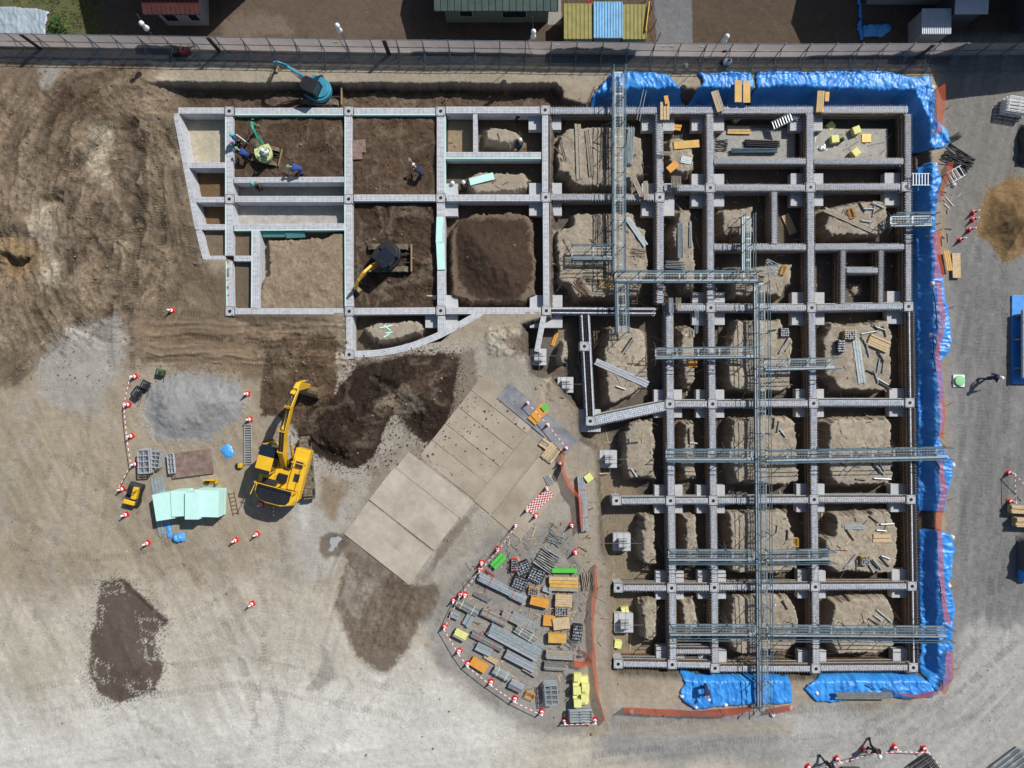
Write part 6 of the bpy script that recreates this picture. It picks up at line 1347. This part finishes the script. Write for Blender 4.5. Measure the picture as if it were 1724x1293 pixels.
m=MB()
def scraps(poly,n,mi,l0=.15,l1=.9):
    x0=min(p[0] for p in poly); x1=max(p[0] for p in poly); y0=min(p[1] for p in poly); y1=max(p[1] for p in poly); k=0
    while k<n:
        x=x0+rs.rand()*(x1-x0); y=y0+rs.rand()*(y1-y0)
        if not inside((x,y),poly): continue
        k+=1; L=l0+rs.rand()**2*(l1-l0); a_=rs.rand()*6.28; p=G(x,y); dx,dy=math.cos(a_)*L/2,math.sin(a_)*L/2
        A=Vector((p.x-dx,p.y-dy,gw(p.x-dx,p.y-dy)+.03)); B_=Vector((p.x+dx,p.y+dy,gw(p.x+dx,p.y+dy)+.03)); m.obox(A,B_,.02+rs.rand()*.07,.02,m=mi[int(rs.rand()*len(mi))])
scraps([(780,960),(880,880),(990,880),(985,1190),(900,1180),(770,1070)],380,(0,1,2,3)); scraps([(930,140),(1540,190),(1535,1130),(1060,1130),(1000,700),(930,520)],900,(0,1,2,3),.15,1.3)
scraps([(1560,240),(1620,250),(1610,420),(1570,420)],24,(1,2)); scraps([(900,560),(1010,560),(1030,1130),(1000,1130),(980,760)],60,(0,1)); scraps([(750,190),(912,190),(912,325),(750,325)],30,(0,1))
tag(m.build('litter',[M['wood_old'],M['rebar_rust'],M['steel_pipe'],M['wood']]),'scraps of timber, ties and rods littering the pits and yard','litter',kind='stuff')

for l,x,y,L_,w_,a_,nw,nl,ms in (('thin short bundle of dark tubes between the two upper long rows',812,1004,30,8,28,4,1,['steel_pipe']),('pair of grey scaffold rests between the small bundles at the yard left',789,1042,22,14,-60,2,2,['galv']),('small pile of mixed boards left of the level plank stacks',893,1128,26,10,30,4,2,['wood_old','galv']),('loose planks below the orange panel at the yard left',826,1108,26,8,30,3,1,['wood','wood_old']),('narrow pale tubes right of the metal baskets above the tilted box',921,992,16,8,20,3,2,['alu']),('short tube bundle between the flat orange box and the level stacks',905,1085,22,12,30,4,2,['steel_pipe','galv']),('old sleepers lying above the small pale bundle',838,1066,26,7,28,3,1,['wood_old'])): stack('board_bundle',l,'bundle',x,y,L_,w_,a_,nw,nl,ms,group=yd,th=.06,jit=.05)
# ---------------------------------------------------------------- people
def skin(name,verts,edges,radii,matl,parent,sub=1):
    me=bpy.data.meshes.new(name); me.from_pydata(verts,edges,[]); ob=bpy.data.objects.new(name+'_tmp',me); COL.objects.link(ob)
    md=ob.modifiers.new('s','SKIN'); md.use_smooth_shade=True
    if sub: ss=ob.modifiers.new('u','SUBSURF'); ss.levels=sub; ss.render_levels=sub
    for i,sv in enumerate(me.skin_vertices[0].data): sv.radius=(radii[i],radii[i]); sv.use_root=(i==0)
    dg=bpy.context.evaluated_depsgraph_get(); dg.update(); m2=bpy.data.meshes.new_from_object(ob.evaluated_get(dg)); m2.name=name
    bpy.data.objects.remove(ob); m2.materials.clear(); m2.materials.append(matl); m2.shade_smooth()
    o=bpy.data.objects.new(name,m2); COL.objects.link(o); o.parent=parent; return o
# joints: x right, y forward, z up (metres, standing height 1.72)
def pose(kind):
    J={}
    if kind=='stand': J=dict(pel=(0,0,.95),wa=(0,.01,1.12),ch=(0,.0,1.34),nk=(0,0,1.47),hd=(0,.03,1.62),sl=(-.18,0,1.4),sr=(.18,0,1.4),el=(-.24,.02,1.12),er=(.24,.04,1.12),wl=(-.25,.14,.9),wr=(.25,.18,.92),hl=(-.09,0,.92),hr=(.09,0,.92),kl=(-.11,.03,.5),kr=(.11,.05,.5),al=(-.12,-.02,.09),ar=(.12,0,.09))
    if kind=='walk': J=dict(pel=(0,0,.94),wa=(0,.02,1.12),ch=(0,.05,1.33),nk=(0,.08,1.46),hd=(0,.12,1.61),sl=(-.18,.04,1.39),sr=(.18,.04,1.39),el=(-.25,-.12,1.13),er=(.25,.2,1.13),wl=(-.26,-.08,.88),wr=(.22,.42,1.02),hl=(-.09,0,.92),hr=(.09,0,.92),kl=(-.1,.24,.53),kr=(.1,-.03,.5),al=(-.11,.34,.09),ar=(.11,-.36,.14))
    if kind=='bend': J=dict(pel=(0,-.18,.88),wa=(0,-.04,1.0),ch=(0,.2,1.12),nk=(0,.36,1.16),hd=(0,.52,1.18),sl=(-.18,.27,1.12),sr=(.18,.27,1.12),el=(-.23,.36,.84),er=(.23,.4,.85),wl=(-.16,.55,.66),wr=(.14,.62,.68),hl=(-.1,-.18,.86),hr=(.1,-.18,.86),kl=(-.15,.0,.48),kr=(.15,.08,.48),al=(-.15,-.1,.09),ar=(.16,.02,.09))
    if kind=='crouch': J=dict(pel=(0,-.1,.42),wa=(0,-.03,.58),ch=(0,.1,.78),nk=(0,.18,.9),hd=(0,.26,1.03),sl=(-.18,.12,.83),sr=(.18,.12,.83),el=(-.25,.3,.62),er=(.25,.3,.62),wl=(-.12,.48,.52),wr=(.12,.5,.5),hl=(-.1,-.1,.4),hr=(.1,-.1,.4),kl=(-.2,.3,.52),kr=(.2,.3,.5),al=(-.16,.08,.09),ar=(.17,.1,.09))
    if kind=='sit': J=dict(pel=(0,0,.15),wa=(0,0,.32),ch=(0,.02,.54),nk=(0,.03,.67),hd=(0,.06,.82),sl=(-.18,.02,.6),sr=(.18,.02,.6),el=(-.25,.12,.36),er=(.25,.12,.36),wl=(-.2,.36,.36),wr=(.2,.36,.36),hl=(-.1,.02,.12),hr=(.1,.02,.12),kl=(-.14,.42,.14),kr=(.14,.42,.14),al=(-.14,.46,-.3),ar=(.14,.46,-.3))
    return {k:Vector(v) for k,v in J.items()}
def person(label,px,py,kind,face,top,leg,helm,z=None,K=.93,hold=None):
    """px,py: photo pixel of the feet; face: heading in degrees anticlockwise from the photo's up"""
    J=pose(kind); q=on(px,py,.0) if z is None else P(px,py,z); t=thing('person',label,'person',q,R(face)); t.scale=(K,K,K)
    V=[];E=[];Rr=[]; ix={}
    def a(k,v,r,par=None):
        ix[k]=len(V); V.append(tuple(v)); Rr.append(r)
        if par is not None: E.append((ix[par],ix[k]))
    a('pel',J['pel'],.075); a('wa',J['wa'],.07,'pel'); a('ch',J['ch'],.075,'wa'); a('nk',J['nk'],.055,'ch'); hv=(J['hd']-J['nk']).normalized()
    a('jaw',J['hd']-hv*.05,.07,'nk'); a('hd',J['hd']+hv*.03,.085,'jaw'); a('cr',J['hd']+hv*.10,.06,'hd'); a('nose',J['hd']+Vector((0,.10,-.0)),.014,'jaw')
    for s_ in 'lr':
        a('s'+s_,J['s'+s_],.042,'ch'); a('e'+s_,J['e'+s_],.034,'s'+s_); a('w'+s_,J['w'+s_],.028,'e'+s_)
        d=(J['w'+s_]-J['e'+s_]).normalized(); pm=J['w'+s_]+d*.06; a('p'+s_,pm,.030,'w'+s_); sd_=d.cross(Vector((0,0,1)) if abs(d.z)<.9 else Vector((0,1,0))).normalized(); cu=Vector((0,.3,-.3))
        for f in range(4):
            o=sd_*(f-1.5)*.021; L_=(.055,.068,.072,.058)[f]; a('f%d'%f+s_,pm+d*.035+o,.0095,'p'+s_); a('g%d'%f+s_,pm+d*(.035+L_*.5)+o+cu*.02,.0085,'f%d'%f+s_); a('h%d'%f+s_,pm+d*(.03+L_*.9)+o+cu*.07,.007,'g%d'%f+s_)
        a('t'+s_,pm-sd_*.045,.010,'p'+s_); a('u'+s_,pm-sd_*.055+d*.04+cu*.02,.008,'t'+s_)
        a('h_'+s_,J['h'+s_],.06,'pel'); a('k'+s_,J['k'+s_],.042,'h_'+s_); a('a'+s_,J['a'+s_],.034,'k'+s_); a('x'+s_,J['a'+s_]+Vector((0,.15,-.05)),.034,'a'+s_)
    skin('body',V,E,Rr,M['skin'],t)
    # jacket
    n=['wa','ch','sl','sr','el','er']; vv=[J['pel'].lerp(J['wa'],.3),J['wa'],J['ch'],J['ch'].lerp(J['nk'],.85),J['sl'],J['sr'],J['el'],J['er'],J['wl'].lerp(J['el'],.1),J['wr'].lerp(J['er'],.1)]
    skin('jacket',[tuple(v) for v in vv],[(0,1),(1,2),(2,3),(2,4),(2,5),(4,6),(5,7),(6,8),(7,9)],[.165,.165,.18,.085,.10,.10,.078,.078,.055,.055],M[top],t)
    vv=[J['pel'],J['hl'],J['hr'],J['kl'],J['kr'],J['al'].lerp(J['kl'],.12),J['ar'].lerp(J['kr'],.12),J['pel'].lerp(J['wa'],.5)]
    skin('trousers',[tuple(v) for v in vv],[(0,1),(0,2),(1,3),(2,4),(3,5),(4,6),(0,7)],[.155,.125,.125,.092,.092,.072,.072,.15],M[leg],t)
    for s_ in 'lr':
        an=J['a'+s_]; m=MB(); m.prism([(an.x-.045,an.y-.08),(an.x+.045,an.y-.08),(an.x+.055,an.y+.1),(an.x+.03,an.y+.2),(an.x-.03,an.y+.2),(an.x-.055,an.y+.1)],an.z-.09,an.z-.01); m.prism([(an.x-.05,an.y-.08),(an.x+.05,an.y-.08),(an.x+.05,an.y+.06),(an.x-.05,an.y+.06)],an.z-.01,an.z+.08); m.build('boot',M['black'],t,bevel=.015)
    hc=J['hd']+hv*.05; fw=Vector((0,1,0)); fw=(fw-hv*fw.dot(hv)).normalized(); sx=fw.cross(hv)
    Mx=Matrix((sx,fw,hv)).transposed().to_4x4(); Mx.translation=hc
    m=MB(Mx); m.lathe([(.155,.03),(.15,.05),(.142,.1),(.115,.16),(.07,.195),(.01,.205)],n=16); m.prism([(-.1,.1),(.1,.1),(.07,.2),(-.07,.2)],.025,.045); m.box((0,0,.2),(.035,.2,.015)); m.build('helmet',M[helm],t,smooth=False)
    if hold=='shovel':
        g=t; w_=J['wr']; m=MB(); m.bar(w_+Vector((0,-.3,.25)),w_+Vector((.05,.75,-.5)),.016,6); m.build('shovel_handle',M['wood'],t); m=MB(); m.box(w_+Vector((.06,.88,-.58)),(.22,.28,.02)); m.build('shovel_blade',M['steel_pipe'],t)
    if hold=='sheet':
        m=MB(); m.box((.25,.45,.85),(.9,.06,.5),rz=.4); m.build('foam_sheet',M['white'],t)
    return t
person('worker in a teal helmet holding a white sheet left of the green mini excavator',404,241,'stand',-60,'cloth_blue','cloth_dark','helmet_teal',hold='sheet')
person('worker in blue with a teal helmet standing below the one with the white sheet',421,266,'bend',60,'cloth_blue','cloth_navy','helmet_teal')
person('worker in a white helmet seated on the tiny green excavator',450,262,'sit',17,'white','cloth_khaki','helmet_white',z=.78)
person('worker in blue with a teal helmet bending by the green excavator cell wall',508,290,'bend',85,'cloth_blue','cloth_blue','helmet_teal')
person('worker in a teal helmet down in the shallow channel',438,318,'stand',200,'cloth_khaki','cloth_dark','helmet_teal')
person('worker in navy with a white helmet working with a shovel beside its long shadow',710,296,'bend',45,'cloth_navy','cloth_navy','helmet_white',hold='shovel')
person('left of the two workers in dark clothes crouching by a pad under the middle beam',764,322,'crouch',0,'cloth_dark','cloth_dark','helmet_white')
person('right of the two workers in dark clothes crouching under the middle beam',782,321,'crouch',0,'cloth_dark','cloth_dark','helmet_white')
person('worker in dark grey bending low against the top wall of the bare block',870,201,'bend',60,'cloth_dark','cloth_dark','helmet_teal')
person('worker in a white helmet half hidden beside the thin upright wall cell',872,250,'crouch',-30,'cloth_navy','cloth_dark','helmet_white')
person('worker in navy with a white helmet striding across the gravel road',1656,636,'walk',-100,'cloth_navy','cloth_navy','helmet_white')
person('worker in black with a white helmet between two cones at the bottom, right one',1462,1250,'walk',160,'cloth_dark','cloth_dark','helmet_white')
person('worker in black with a white helmet left of the pair at the bottom edge',1386,1276,'walk',-150,'cloth_dark','cloth_dark','helmet_white')
person('worker in navy with a white helmet standing on the bottom blue tarp',1183,1151,'bend',190,'cloth_navy','cloth_navy','helmet_white')

for o in COL.objects:
    if o.parent is None and o.get('category') and 'kind' not in o: o['kind']='thing'
